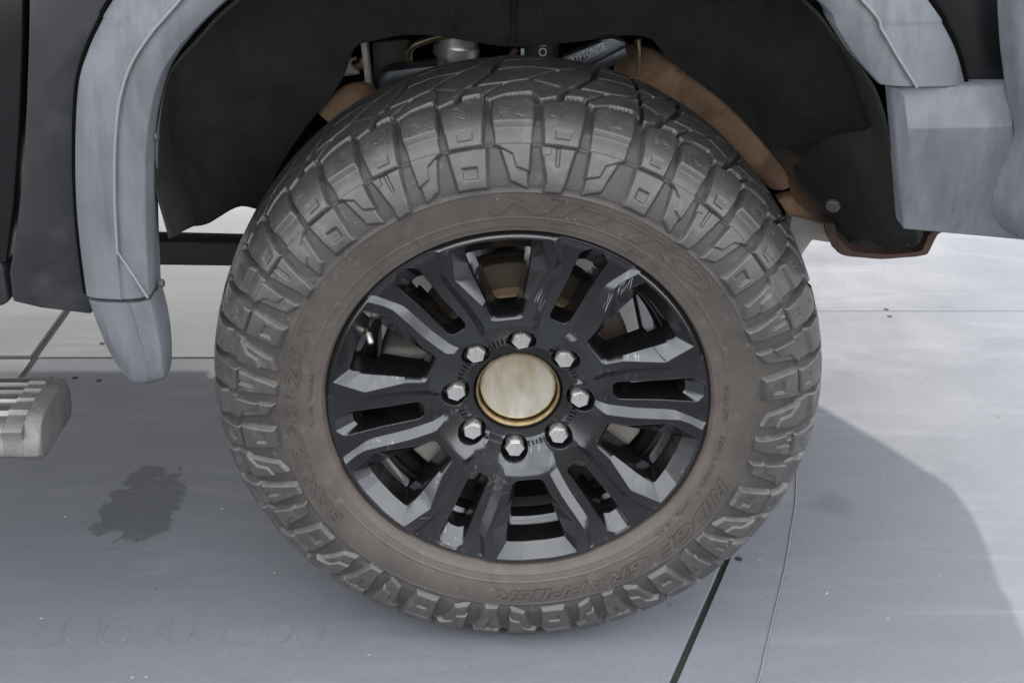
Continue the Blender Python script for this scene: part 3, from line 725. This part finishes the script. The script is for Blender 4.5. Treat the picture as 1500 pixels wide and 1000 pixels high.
# lug nuts: flange ring, fluted barrel, hexagonal domed tip
def nut_mesh():
    V = []; F = []; n = 72
    def ring(rf, y):
        for k in range(n):
            q = 2*math.pi*k/n; r = rf(q); V.append((r*math.sin(q), y, r*math.cos(q)))
    hexr = lambda R_: (lambda q: R_*math.cos(math.pi/6)/math.cos((q % (math.pi/3))-math.pi/6)*.985)
    circ = lambda R_: (lambda q: R_)
    fl = lambda R_: (lambda q: R_*(1+.018*math.cos(q*24)))
    specs = [(circ(.0150), .002), (circ(.0154), -.002), (circ(.0146), -.0045), (circ(.0130), -.0050), (fl(.0122), -.0065), (fl(.0124), -.0210), (fl(.0124), -.0270),
             (hexr(.0136), -.0285), (hexr(.0136), -.0375), (hexr(.0122), -.0400), (hexr(.0118), -.0404), (hexr(.0060), -.0408), (circ(.0003), -.0410)]
    for f, y in specs: ring(f, y)
    for i in range(len(specs)-1):
        for k in range(n): F.append((i*n+k, i*n+(k+1) % n, (i+1)*n+(k+1) % n, (i+1)*n+k))
    return sharp(py_mesh('lug_nut', V, F), 28)
nm = nut_mesh()
proto = None
for i, a in enumerate(NUT):
    if proto is None: o = proto = link('lug_nut', nm, M_CHROME, rim)
    else: o = proto.copy(); COL.objects.link(o); o.parent = rim
    x, z = rot2(90, 0, a); o.scale = (1.07, 1.04, 1.07); o.location = (x/1000, .0815, z/1000); o.rotation_euler = (R(rnd.uniform(-1, 1)), R(rnd.uniform(0, 60)), R(rnd.uniform(-1, 1)))
# valve stem in the rear window
vs0 = pt(533, 470, .045); vs1 = pt(543, 500, .020)
link('valve_stem', tube('valve_stem', [vs0+np.array([-.012, .02, .012]), vs0, vs0*.6+vs1*.4], [.0055, .0055, .0045], 14), M_DARK, rim)
vd = (vs1-vs0)/np.linalg.norm(vs1-vs0)
link('valve_collar', tube('valve_collar', [vs0*.55+vs1*.45, vs0*.35+vs1*.65], .0052, 14), M_GOLD, rim)
link('valve_cap', tube('valve_cap', [vs0*.35+vs1*.65, vs1, vs1+vd*.003], [.0045, .0045, .0035], 10), M_CHROME, rim)

# ---- brake and knuckle seen through the spokes
drum = link('brake_drum', lathe('brake_drum', [(.05, .088), (.118, .088), (.126, .090), (.127, .100), (.132, .102), (.134, .135)], 96, 25), M_TAN, truck)
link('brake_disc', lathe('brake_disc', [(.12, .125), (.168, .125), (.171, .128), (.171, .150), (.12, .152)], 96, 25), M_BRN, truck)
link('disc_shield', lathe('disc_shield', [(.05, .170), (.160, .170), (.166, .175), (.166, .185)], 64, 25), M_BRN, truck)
link('brake_caliper', prism('brake_caliper', [rot2(a, b, 285)[0:1]+(.0,)+rot2(a, b, 285)[1:2] if 0 else (rot2(a, b, 262)[0]/1000, .098, rot2(a, b, 262)[1]/1000) for a, b in [(118, -62), (186, -76), (206, -30), (208, 34), (186, 74), (120, 60), (132, 0)]], (0, .10, 0), .010, 3), M_DUSTG, truck)
for b_ in (-38, 34):
    x, z = rot2(160, b_, 262)
    o = link('caliper_bolt', lathe('caliper_bolt', [(0, .090), (.012, .090), (.0145, .093), (.0145, .10)], 6, 30), M_DUSTG, truck); o.location = (x/1000, 0, z/1000)
link('steering_knuckle', prism('steering_knuckle', [(rot2(a, b, 128)[0]/1000, .094, rot2(a, b, 128)[1]/1000) for a, b in [(90, -45), (160, -75), (206, -40), (208, 30), (170, 70), (90, 40)]], (0, .09, 0), .008, 3), M_DUSTG, truck)
link('lower_ball_joint', prism('lower_ball_joint', [(rot2(a, b, 222)[0]/1000, .092, rot2(a, b, 222)[1]/1000) for a, b in [(100, -50), (180, -76), (207, -20), (200, 50), (150, 64), (100, 40)]], (0, .08, 0), .010, 3), M_DUSTG, truck)
link('axle_tube', tube('axle_tube', [(0, .16, 0), (-.02, .45, .02), (0, .9, .03), (0, 1.5, .02), (0, 1.86, 0)], .045, 20, 16), M_DARK, truck)

# ---- wheel arch: flare, liner
def sweep(name, path, nrm2, prof, cap=True):
    """path: (n,3) points; nrm2: (n,3) unit vectors pointing away from the arch opening; prof: (offset outwards, y)"""
    V = []; F = []; m = len(prof)
    for p, n in zip(path, nrm2):
        for o_, y in prof: q = p+n*o_; V.append((q[0], y, q[2]))
    for i in range(len(path)-1):
        for j in range(m): F.append((i*m+j, i*m+(j+1) % m, (i+1)*m+(j+1) % m, (i+1)*m+j))
    F.append(tuple(range(m))); F.append(tuple((len(path)-1)*m+k for k in range(m))[::-1])
    return sharp(py_mesh(name, V, F), 30)
# inner edge of the flare, clockwise from rear bottom over the top to the front end
inner_px = [(222, 430), (219, 360), (217, 290), (218, 220), (225, 160), (243, 102), (280, 52), (333, 0)]
inL = [pt(x, y, -.034) for x, y in inner_px]; inR = [pt(x, y, -.034) for x, y in [(1195, 0), (1222, 40), (1248, 80), (1285, 121)]]
topc = [np.array([x, -.034, z]) for x, z in [(-.24, .655), (-.10, .70), (.05, .705), (.20, .675)]]
inner = smooth_path(np.array(inL+topc+inR), 120)
outer_px = [(128, 430), (119, 360), (113, 290), (112, 200), (117, 120), (132, 70), (152, 28), (172, -8)]
ouL = [pt(x, y, -.012) for x, y in outer_px]; ouR = [pt(x, y, -.012) for x, y in [(1352, -8), (1380, 36), (1399, 75), (1412, 122)]]
topo = [np.array([x, -.012, z]) for x, z in [(-.30, .79), (-.12, .86), (.07, .865), (.26, .81)]]
outer = smooth_path(np.array(ouL+topo+ouR), 120)
def flare_profile(inn, out, ridge=.40):
    """rows from the outer edge to the inner lip, as world points for each station"""
    rows = []
    for p, q in zip(inn, out):
        d = q-p
        st = [(1.0, .004), (1.0, -.016), (.96, -.022), (.75, -.033), (ridge+.03, -.043), (ridge+.005, -.045), (ridge-.012, -.0425), (ridge-.03, -.0425), (.30, -.045), (.14, -.045), (.02, -.041), (0.0, -.037), (-.005, .012), (.05, .012), (.09, -.028), (.75, -.015), (.93, .004)]
        rows.append([(p[0]+d[0]*a, y, p[2]+d[2]*a) for a, y in st])
    return np.array(rows)
def rows_mesh(name, rows):
    n, m = rows.shape[:2]; V = rows.reshape(-1, 3); F = []
    for i in range(n-1):
        for j in range(m): F.append((i*m+j, i*m+(j+1) % m, (i+1)*m+(j+1) % m, (i+1)*m+j))
    F.append(tuple(range(m))); F.append(tuple((n-1)*m+k for k in range(m))[::-1])
    return sharp(py_mesh(name, V, F), 32)
flare = link('fender_flare', rows_mesh('fender_flare', flare_profile(inner, outer)), M_PLA, truck, label='chalky blue grey wheel arch flare')
# thin raised bead that runs along the flare
rid = []
for i, (p, q) in enumerate(zip(inner, outer)):
    a = .40 if i > 8 else .02+.38*(i/8)
    rid.append((p[0]+(q[0]-p[0])*a, -.0462, p[2]+(q[2]-p[2])*a))
link('flare_bead', tube('flare_bead', np.array(rid), .0017, 6), M_BEAD, flare)
link('flare_gap_line', tube('flare_gap_line', np.array([(o_[0]+(o_[0]-i_[0])*.02, -.008, o_[2]+(o_[2]-i_[2])*.02) for o_, i_ in zip(outer, inner)]), .005, 8), M_VOID, flare)  # black tube stands in for the dark gap between flare and fender
# lower flare piece: a tapering tongue
lo_o = [pt(x, y, -.012) for x, y in [(131, 436), (146, 478), (165, 522), (188, 556), (205, 567)]]
lo_i = [pt(x, y, -.034) for x, y in [(223, 436), (232, 470), (238, 510), (239, 550), (236, 566)]]
lo = flare_profile(smooth_path(lo_i, 24), smooth_path(lo_o, 24), .30)
for i in range(24):
    k = 1-.55*(i/23)**3; lo[i, :, 1] = .012+(lo[i, :, 1]-.012)*k
link('flare_lower_piece', rows_mesh('flare_lower_piece', lo), M_PLA, truck, label='tapering lower end piece of the arch flare')
sb = lathe('flare_screw', [(0, -.003), (.004, -.003), (.006, -.001), (.006, .002)], 12)
for px, py in [(237, 415), (228, 200)]:
    o = link('flare_screw', sb, M_CLIP, truck); o.location = pt(px, py, -.012); o.rotation_euler = (0, 0, R(80))
# fender panel behind the flare, door ahead of it, and the body that carries on out of the picture
def bodypanel(name, pxs, y, thick, m, label=None, bev=.004):
    return link(name, prism(name, [pt(x, y_, y) for x, y_ in pxs], (0, thick, 0), bev), m, truck, label)
bodypanel('fender', [(43, -60), (41, 60), (38, 150), (33, 250), (24, 330), (13, 400), (18, 442), (60, 452), (134, 461), (140, 430), (132, 300), (128, 200), (134, 110), (160, 40), (200, -60)], -.004, .05, M_BODY, 'dusty black fender behind the wheel')
bodypanel('door', [(-420, -60), (34, -60), (33, 60), (28, 190), (20, 300), (9, 385), (-420, 350)], .004, .05, M_DOOR, 'black front door edge')
bodypanel('rocker_panel', [(-700, 372), (-10, 372), (6, 392), (14, 445), (-2, 452), (-700, 440)], .000, .08, M_BODY, None, .010)
bodypanel('front_fender', [(1330, -90), (1352, -14), (1384, 36), (1402, 75), (1412, 124), (1484, 124), (1474, 60), (1468, -90)], -.002, .05, M_DOOR, 'black body panel above the bumper')
# large upper body, hood and cab: plain but true in outline, above the frame
def solid(name, poly, y0, y1, m, bev=.03):
    return link(name, prism(name, [(x, y0, z) for x, z in poly], (0, y1-y0, 0), bev, 3), m, truck)
solid('hood', [(-.62, .60), (-.62, 1.08), (-.2, 1.10), (.55, 1.06), (.80, .98), (.86, .60), (.42, .60), (.30, .78), (.0, .88), (-.30, .78), (-.45, .60)], .012, 1.985, M_BODY, .04)
solid('cab', [(-3.0, .22), (-3.0, 1.10), (-2.75, 1.62), (-1.35, 1.62), (-.72, 1.10), (-.64, .22)], .050, 1.95, M_DOOR, .05)
# bumper end: boxed grey plastic cap and the silver corner beside it
bx = [pt(x, y, -.030) for x, y in [(1305, 126), (1480, 126), (1530, 126), (1530, 349), (1322, 336)]]
link('bumper_end_cap', prism('bumper_end_cap', bx, (0, .035, 0), .006, 3), M_PLB, truck, label='scuffed grey plastic bumper end cap')
fr = [[pt(x, y, yy) for x, y, yy in q] for q in (
    [(1306, 128, -.030), (1484, 126, -.030), (1480, 141, -.0345), (1324, 141, -.0345)],
    [(1324, 141, -.0345), (1480, 141, -.0345), (1484, 186, -.0460), (1330, 189, -.0460)],
    [(1306, 128, -.030), (1324, 141, -.0345), (1330, 189, -.0460), (1347, 322, -.0385), (1323, 335, -.030)],
    [(1330, 189, -.0460), (1484, 186, -.0460), (1500, 326, -.0385), (1347, 322, -.0385)],
    [(1347, 322, -.0385), (1500, 326, -.0385), (1510, 352, -.030), (1323, 335, -.030)])]
V = []; F = []
for q in fr:
    b = len(V); V += [tuple(p) for p in q]; F.append(tuple(range(b, b+len(q))))
bm = bmesh.new()
for q in fr:
    vs2 = [bm.verts.new(p) for p in q]; bm.faces.new(vs2)
bmesh.ops.remove_doubles(bm, verts=bm.verts, dist=.0012); bmesh.ops.recalc_face_normals(bm, faces=bm.faces); bmesh.ops.solidify(bm, geom=bm.faces[:], thickness=.004)
me = bpy.data.meshes.new('bumper_end_face'); bm.to_mesh(me); bm.free()
link('bumper_end_face', sharp(me, 20), M_PLB, truck)
def loft(name, curves, nu, nv, m, parent, thick=0, smooth_=40):
    """curves: lists of 3-D key points with equal counts; smooth surface through them"""
    A = np.array([smooth_path(np.array(c), nu) for c in curves]); B = np.array([smooth_path(A[:, i], nv) for i in range(nu)])
    V = B.reshape(-1, 3); F = []
    for i in range(nu-1):
        for j in range(nv-1): F.append((i*nv+j, (i+1)*nv+j, (i+1)*nv+j+1, i*nv+j+1))
    me = py_mesh(name, V, F, True)
    if thick:
        bm = bmesh.new(); bm.from_mesh(me); bmesh.ops.recalc_face_normals(bm, faces=bm.faces); bmesh.ops.solidify(bm, geom=bm.faces[:], thickness=thick); bm.to_mesh(me); bm.free(); sharp(me, smooth_)
    return me
# silver wrap round corner of the bumper, bulging towards us at the right edge
ca = [pt(x, y, yy) for x, y, yy in [(1459, -30, -.034), (1464, 60, -.036), (1473, 130, -.038), (1483, 200, -.042), (1462, 255, -.042), (1452, 300, -.040), (1462, 330, -.036), (1500, 352, -.028)]]
cb = [pt(x, y, yy) for x, y, yy in [(1500, -30, -.070), (1506, 60, -.072), (1510, 130, -.074), (1515, 200, -.080), (1512, 255, -.080), (1510, 300, -.078), (1512, 330, -.070), (1520, 356, -.05)]]
cc = [pt(x, y, yy) for x, y, yy in [(1600, -30, -.075), (1605, 60, -.078), (1610, 130, -.08), (1610, 200, -.09), (1610, 255, -.09), (1610, 300, -.085), (1610, 335, -.075), (1610, 365, -.05)]]
ce = [p+np.array([.10, .12, 0]) for p in cc]; cf_ = [np.array([.95, .30, p[2]]) for p in cc]
link('bumper_corner', loft('bumper_corner', [ca, cb, cc, ce, cf_], 30, 24, M_PLB, truck, .004), M_PLB, truck, label='paler wrap round corner of the bumper')
# bumper beam and valance run across the truck to the far side (rounded far corner, outline shaped to cast the ground shadow edge)
plan = [(.66, .10), (.90, .12), (.955, .30), (.965, .80), (.970, 1.19), (.982, 1.30), (.976, 1.36), (.994, 1.45), (1.000, 1.53), (.990, 1.62), (.955, 1.68), (.900, 1.775), (.812, 1.91), (.66, 1.99)]
link('bumper_beam', prism('bumper_beam', [(x, y, .235) for x, y in plan], (0, 0, .235), .02, 3), M_PLB, truck)
link('front_end', prism('front_end', [(min(x, .98), y, .475) for x, y in plan], (0, 0, .50), .03, 3), M_DOOR, truck)
# liner
front = [pt(x, y, -.006) for x, y in [(247, 349), (224, 260), (226, 180), (245, 110), (290, 55), (345, 0)]] + [np.array([x, -.006, z]) for x, z in [(-.20, .665), (0, .71), (.20, .675)]] + [pt(x, y, -.006) for x, y in [(1180, 0), (1230, 60), (1282, 128), (1306, 205), (1322, 265), (1328, 300)]]
mid = [pt(302, 328, .20)] + [np.array(p) for p in [(-.490, .22, .33), (-.485, .24, .42), (-.450, .26, .50), (-.40, .28, .57), (-.30, .30, .63), (-.16, .31, .67), (0, .31, .69), (.16, .31, .67), (.33, .30, .60), (.42, .27, .50), (.47, .25, .41), (.505, .24, .33), (.525, .21, .25), (.535, .14, .215)]]
back = [pt(x, y, yy) for x, y, yy in [(386, 307, .36), (402, 255, .38), (440, 195, .40), (495, 118, .42), (520, 72, .44), (545, 57, .44), (620, 50, .44), (745, 66, .44), (830, 58, .44), (940, 52, .44), (985, 90, .43), (1075, 160, .42), (1152, 245, .41), (1166, 292, .40), (1215, 332, .38)]]
def wig(c, a): return [p + np.array([rnd.uniform(-a, a), 0, rnd.uniform(-a, a)]) for p in c]
lin = loft('wheel_arch_liner', [front, [(f*.45+m_*.55)*np.array([1.0, 1, 1.0])+np.array([0, 0, .004]) for f, m_ in zip(front, mid)], mid, [(m_*.5+b_*.5)+np.array([0, .015, .01]) for m_, b_ in zip(mid, back)], wig(back, .003)], 110, 30, M_LIN, truck, .004)
liner = link('wheel_arch_liner', lin, M_LIN, truck, label='black fibre wheel arch liner with dried mud')
# torn lower front flap of the liner
flap = [[pt(x, y, yy) for x, y, yy in r_] for r_ in (
    [(1294, 170, .03), (1314, 240, .03), (1318, 285, .05), (1322, 305, .06), (1340, 332, .08), (1347, 350, .09)],
    [(1270, 190, .10), (1280, 240, .10), (1290, 290, .12), (1297, 320, .13), (1312, 342, .14), (1322, 358, .15)],
    [(1220, 200, .22), (1225, 240, .22), (1238, 290, .24), (1247, 318, .25), (1257, 335, .26), (1268, 352, .27)],
    [(1165, 240, .34), (1170, 265, .35), (1180, 295, .36), (1192, 310, .37), (1203, 322, .38), (1216, 334, .39)])]
fm = loft('liner_flap', flap, 30, 26, M_LIN, truck, 0)
bm = bmesh.new(); bm.from_mesh(fm)
for v in bm.verts:
    n_ = mnoise.noise(Vector((v.co.x*45, v.co.y*45, v.co.z*20)))
    if len(v.link_faces) < 4 and v.co.z < .262: v.co.z += .013*n_
    v.co.y += .003*mnoise.noise(v.co*14)
bmesh.ops.solidify(bm, geom=bm.faces[:], thickness=.004); bm.to_mesh(fm); bm.free(); sharp(fm, 50)
link('liner_flap', fm, M_LIN, truck, label='torn lower flap of the arch liner')
pc = lathe('push_clip', [(0, -.004), (.0045, -.004), (.005, -.0025), (.0085, -.0025), (.0105, -.001), (.011, .003)], 24)
o = link('push_clip', pc, M_CLIP, truck, 'round grey clip in the liner'); o.location = pt(1217, 298, .215)-np.array([0, .012, 0]); o.rotation_euler = (R(20), 0, R(-25))
link('liner_rib', tube('liner_rib', [pt(x, y, yy) for x, y, yy in [(752, -20, .40), (753, 20, .415), (751, 55, .43), (748, 66, .43)]], .0035, 8, 14), M_LIN, truck)

# ---- suspension and frame above the tyre
link('frame_horn', tube('frame_horn', [pt(x, y, yy) for x, y, yy in [(900, 100, .50), (960, 112, .49), (1030, 150, .47), (1093, 200, .455), (1128, 235, .45), (1142, 258, .45), (1146, 268, .47)]], [.044, .040, .037, .034, .032, .026, .010], 20, 34), M_MUD, truck, label='mud brown curved frame horn')
link('frame_end', prism('frame_end', [pt(x, y, .43) for x, y in [(1138, 292), (1163, 286), (1190, 300), (1225, 335), (1216, 350), (1165, 330)]], (0, .03, 0), .004), M_MUD, truck)
link('gap_shade_plate', prism('gap_shade_plate', [pt(x, y, .47) for x, y in [(1090, 230), (1175, 240), (1190, 300), (1168, 332), (1140, 318), (1112, 290)]], (0, .02, 0), .002), M_VOID, truck)  # black plate stands in for the shaded hole beside the frame
link('frame_bracket', prism('frame_bracket', [pt(x, y, .42) for x, y in [(1160, 316), (1215, 330), (1216, 356), (1190, 352), (1176, 372), (1166, 392), (1150, 372)]], (0, .05, 0), .003), M_DUSTG, truck)
rb_out = [(1208, 326), (1214, 352), (1228, 370), (1248, 376), (1300, 379), (1352, 374), (1362, 366), (1372, 346), (1380, 340)]
rb_in = [(1222, 328), (1228, 346), (1240, 361), (1258, 369), (1304, 372), (1346, 368), (1354, 359), (1361, 343), (1370, 338)]
rows = []
A_ = [pt(x, y, .30) for x, y in rb_out]; B_ = [pt(x, y, .30) for x, y in rb_in]
A_ = smooth_path(A_, 30); B_ = smooth_path(B_, 30)
for i in range(30):
    j_ = .0015*mnoise.noise(Vector((i*.9, 3, 1)))
    rows.append([A_[i]+np.array([0, 0, j_]), A_[i]+np.array([0, .02, .002]), B_[i]+np.array([0, .02, .002]), B_[i]+np.array([0, .008, j_]), B_[i]+np.array([0, -.001, 0])])
link('rusty_bracket', rows_mesh('rusty_bracket', np.array(rows)), M_RUST, truck, label='rusty bent steel bracket under the liner')
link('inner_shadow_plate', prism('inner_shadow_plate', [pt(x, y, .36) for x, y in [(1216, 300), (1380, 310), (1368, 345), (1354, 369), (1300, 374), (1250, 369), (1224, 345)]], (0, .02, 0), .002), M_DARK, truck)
link('cross_bar', prism('cross_bar', [pt(x, y, .60) for x, y in [(180, 352), (430, 358), (430, 392), (180, 389)]], (0, .05, 0), .006), M_DARK, truck, label='dark straight bar under the body')
link('dark_bay_backdrop', prism('dark_bay_backdrop', [(-.75, .66, .07), (.72, .66, .09), (.72, .66, .62), (-.75, .66, .62)], (0, .03, 0), .004), M_VOID, truck)  # black sheet stands in for the unlit engine bay behind
link('underbody', prism('underbody', [(-3.0, .70, .10), (-3.0, .70, .26), (.66, .70, .26), (.66, .70, .16), (.5, .70, .10)], (0, 1.09, 0), .01), M_DARK, truck)  # unseen slab widened to block sun from the ground below
link('rocker_far', prism('rocker_far', [(-3.0, 1.80, .18), (-3.0, 1.80, .30), (-.52, 1.80, .30), (-.52, 1.80, .18)], (0, .16, 0), .01), M_DARK, truck)
Y5 = .50
def pp(*a): return [pt(x, y, yy) for x, y, yy in a]
link('shock_absorber', tube('shock_absorber', pp((668, 108, Y5), (670, 60, Y5), (672, 20, Y5)), .0335, 32, 6), M_ALU, truck, label='silver shock absorber body behind the tyre')
link('shock_clamp', tube('shock_clamp', pp((668, 80, Y5-.004), (669, 66, Y5-.004)), .0375, 32, 3), M_ALU, truck)
link('brake_hose', tube('brake_hose', pp((600, 96, .49), (601, 72, .485), (622, 60, .48), (655, 52, .47), (700, 50, .46)), .0065, 12, 24), M_GOLD, truck)
link('mount_plate', prism('mount_plate', pp((527, 55, .47), (536, 58, .47), (545, 140, .47), (537, 142, .47)), (0, .03, 0), .002), M_DUSTG, truck)
link('upright', prism('upright', pp((545, 62, .52), (600, 58, .52), (600, 130, .52), (548, 140, .52)), (0, .03, 0), .003), M_DARK, truck)
link('pivot_bush', tube('pivot_bush', pp((500, 100, .48), (524, 96, .48)), .014, 16, 3), M_DUSTG, truck)
link('pivot_bolt', tube('pivot_bolt', pp((519, 97, .465), (531, 92, .465)), .009, 6, 3), M_GOLD, truck)
link('mud_covered_arm', tube('mud_covered_arm', pp((492, 182, .45), (515, 150, .46), (545, 135, .48)), [.035, .03, .02], 14, 10), M_MUD, truck)
link('track_arm', prism('track_arm', pp((552, 118, .42), (566, 104, .42), (640, 96, .42), (640, 118, .42), (560, 140, .42)), (0, .05, 0), .006), M_ANO, truck)
link('reservoir', tube('reservoir', pp((792, 110, .47), (792, 80, .47), (790, 40, .47)), .030, 28, 4), M_DARK, truck)
link('hydraulic_line', tube('hydraulic_line', pp((745, 96, .46), (750, 82, .46), (757, 72, .46)), .006, 10, 8), M_RUST, truck)
# the anodised steering arm with its lettering
arm = pp((800, 108, .40), (826, 84, .40), (896, 56, .40), (916, 62, .40), (918, 76, .40), (870, 112, .40))
tarm = link('upper_control_arm', prism('upper_control_arm', arm, (0, .022, 0), .002), M_ANO, truck, label='dark anodised arm with pale lettering')
def flat_text(s, p0, p1, up_px, size_h, y, m, parent, name='lettering'):
    """printed letters laid on a face from p0 to p1 (pixels on the plane y)"""
    A = pt(*p0, y); B = pt(*p1, y); U = pt(p0[0]+up_px[0], p0[1]+up_px[1], y)-A; H = np.linalg.norm(U)
    me = text_mesh(s, 1, .004, 0, 0, .01); xs = [v.co.x for v in me.vertices]; ys = [v.co.y for v in me.vertices]
    x0, x1, y0, y1 = min(xs), max(xs), min(ys), max(ys)
    for v in me.vertices:
        q = A+(B-A)*(v.co.x-x0)/(x1-x0)+U*(v.co.y-y0)/(y1-y0); v.co = (q[0], q[1]-.0004-(.0006 if v.co.z > 0 else 0), q[2])
    return link(name, me, m, parent)
flat_text('KRYPTONITE', (833, 97), (888, 73), (-4, -11), 0, .40, M_PRINT, tarm)
link('arm_lower_flange', prism('arm_lower_flange', pp((838, 112, .385), (916, 70, .385), (920, 82, .385), (880, 108, .385)), (0, .02, 0), .002), M_ANO, tarm)
link('printed_line', tube('printed_line', pp((846, 96, .3985), (898, 66, .3985), (903, 60, .3985), (896, 58, .3985), (880, 60, .3985)), .0005, 5, 20), M_PRINT, tarm)
flat_text('O', (789, 83), (801, 83), (0, -13), 0, .438, M_PRINT, truck); flat_text('I', (788.5, 68), (788.5, 65), (12, 0), 0, .438, M_PRINT, truck) if False else None
flat_text('-', (789, 67.5), (800, 67.5), (0, -2.5), 0, .438, M_PRINT, truck); flat_text('1', (763, 86), (768, 86), (0, -15), 0, .438, M_PRINT, truck)
flat_text('..', (790, 88), (800, 88), (0, -1.5), 0, .438, M_PRINT, truck)
link('cotter_bolt', tube('cotter_bolt', pp((934, 58, .395), (936, 74, .395), (935, 94, .395), (934, 112, .395)), [.006, .005, .003, .002], 8, 10), M_GOLD, truck)

# ---- running board
ye0, ye1 = -.075, .055
def step_profile():
    top = .088
    return [(.075, top-.012), (.070, top-.002), (.060, top), (.045, top), (.043, top-.004), (.028, top-.004), (.026, top), (.016, top), (.014, top-.004), (-.001, top-.004), (-.003, top), (-.013, top), (-.015, top-.004), (-.030, top-.004), (-.032, top), (-.044, top), (-.047, top-.006), (-.072, top-.010), (-.078, top-.014), (-.079, top-.030), (-.082, top-.034), (-.084, top-.048), (-.075, top-.056), (.060, top-.050)]
def step_body(name, x0, x1, dz=0, sc_=1.0, bev=0):
    P_ = step_profile(); P_ = [((y*.72 if y > 0 else y)*sc_, .055+(z-.055)*sc_+dz) for y, z in P_]
    bm = bmesh.new(); a = [bm.verts.new((x0, y, z)) for y, z in P_]; b = [bm.verts.new((x1, y, z)) for y, z in P_]; n = len(P_)
    bm.faces.new(a); bm.faces.new(b[::-1])
    for i in range(n): bm.faces.new((a[i], b[i], b[(i+1) % n], a[(i+1) % n]))
    return bm_mesh(name, bm, bev)
SX = pt(104, 600, 0)[0]
step = link('running_board', step_body('running_board', -3.0, -.652), M_STEP, truck, label='weathered aluminium running board')
link('step_end_trim', step_body('step_end_trim', -.655, -.628, .0015, 1.02), M_STEPC, step)
ec = []
for i, (x, k) in enumerate([(-.629, 1.01), (-.618, 1.01), (-.611, .99), (-.607, .95), (-.605, .88)]):
    ec.append([(x, (y+.004)*k-.004, .050+(z-.050)*k) for y, z in [(.054, .070), (.047, .088), (.032, .091), (-.045, .089), (-.066, .080), (-.082, .060), (-.086, .042), (-.076, .030), (.036, .030), (.050, .045)]])
link('step_end_cap', rows_mesh('step_end_cap', np.array(ec)), M_STEPC, step)
step.location = (-.034, -.012, -.054)

# ---- the wheel on the far side (seen in slivers through the spokes; throws its shadow under the truck)
ft = bpy.data.objects.new('tyre', tyre.data); COL.objects.link(ft); ft.parent = truck; ft.location = (0, 1.96, 0); ft.rotation_euler = (0, 0, math.pi)
for o in list(tyre.children):
    if o.name.split('.')[0] in ('shoulder_block', 'tread_block'):
        c = o.copy(); COL.objects.link(c); c.parent = ft
link('far_wheel_disc', lathe('far_wheel_disc', [(0, 1.80), (.20, 1.80), (.262, 1.84), (.272, 1.88)], 48), M_RIMD, truck).name = 'wheel_disc'
print('tris', sum(len(o.data.polygons) for o in bpy.data.objects if o.type == 'MESH'))
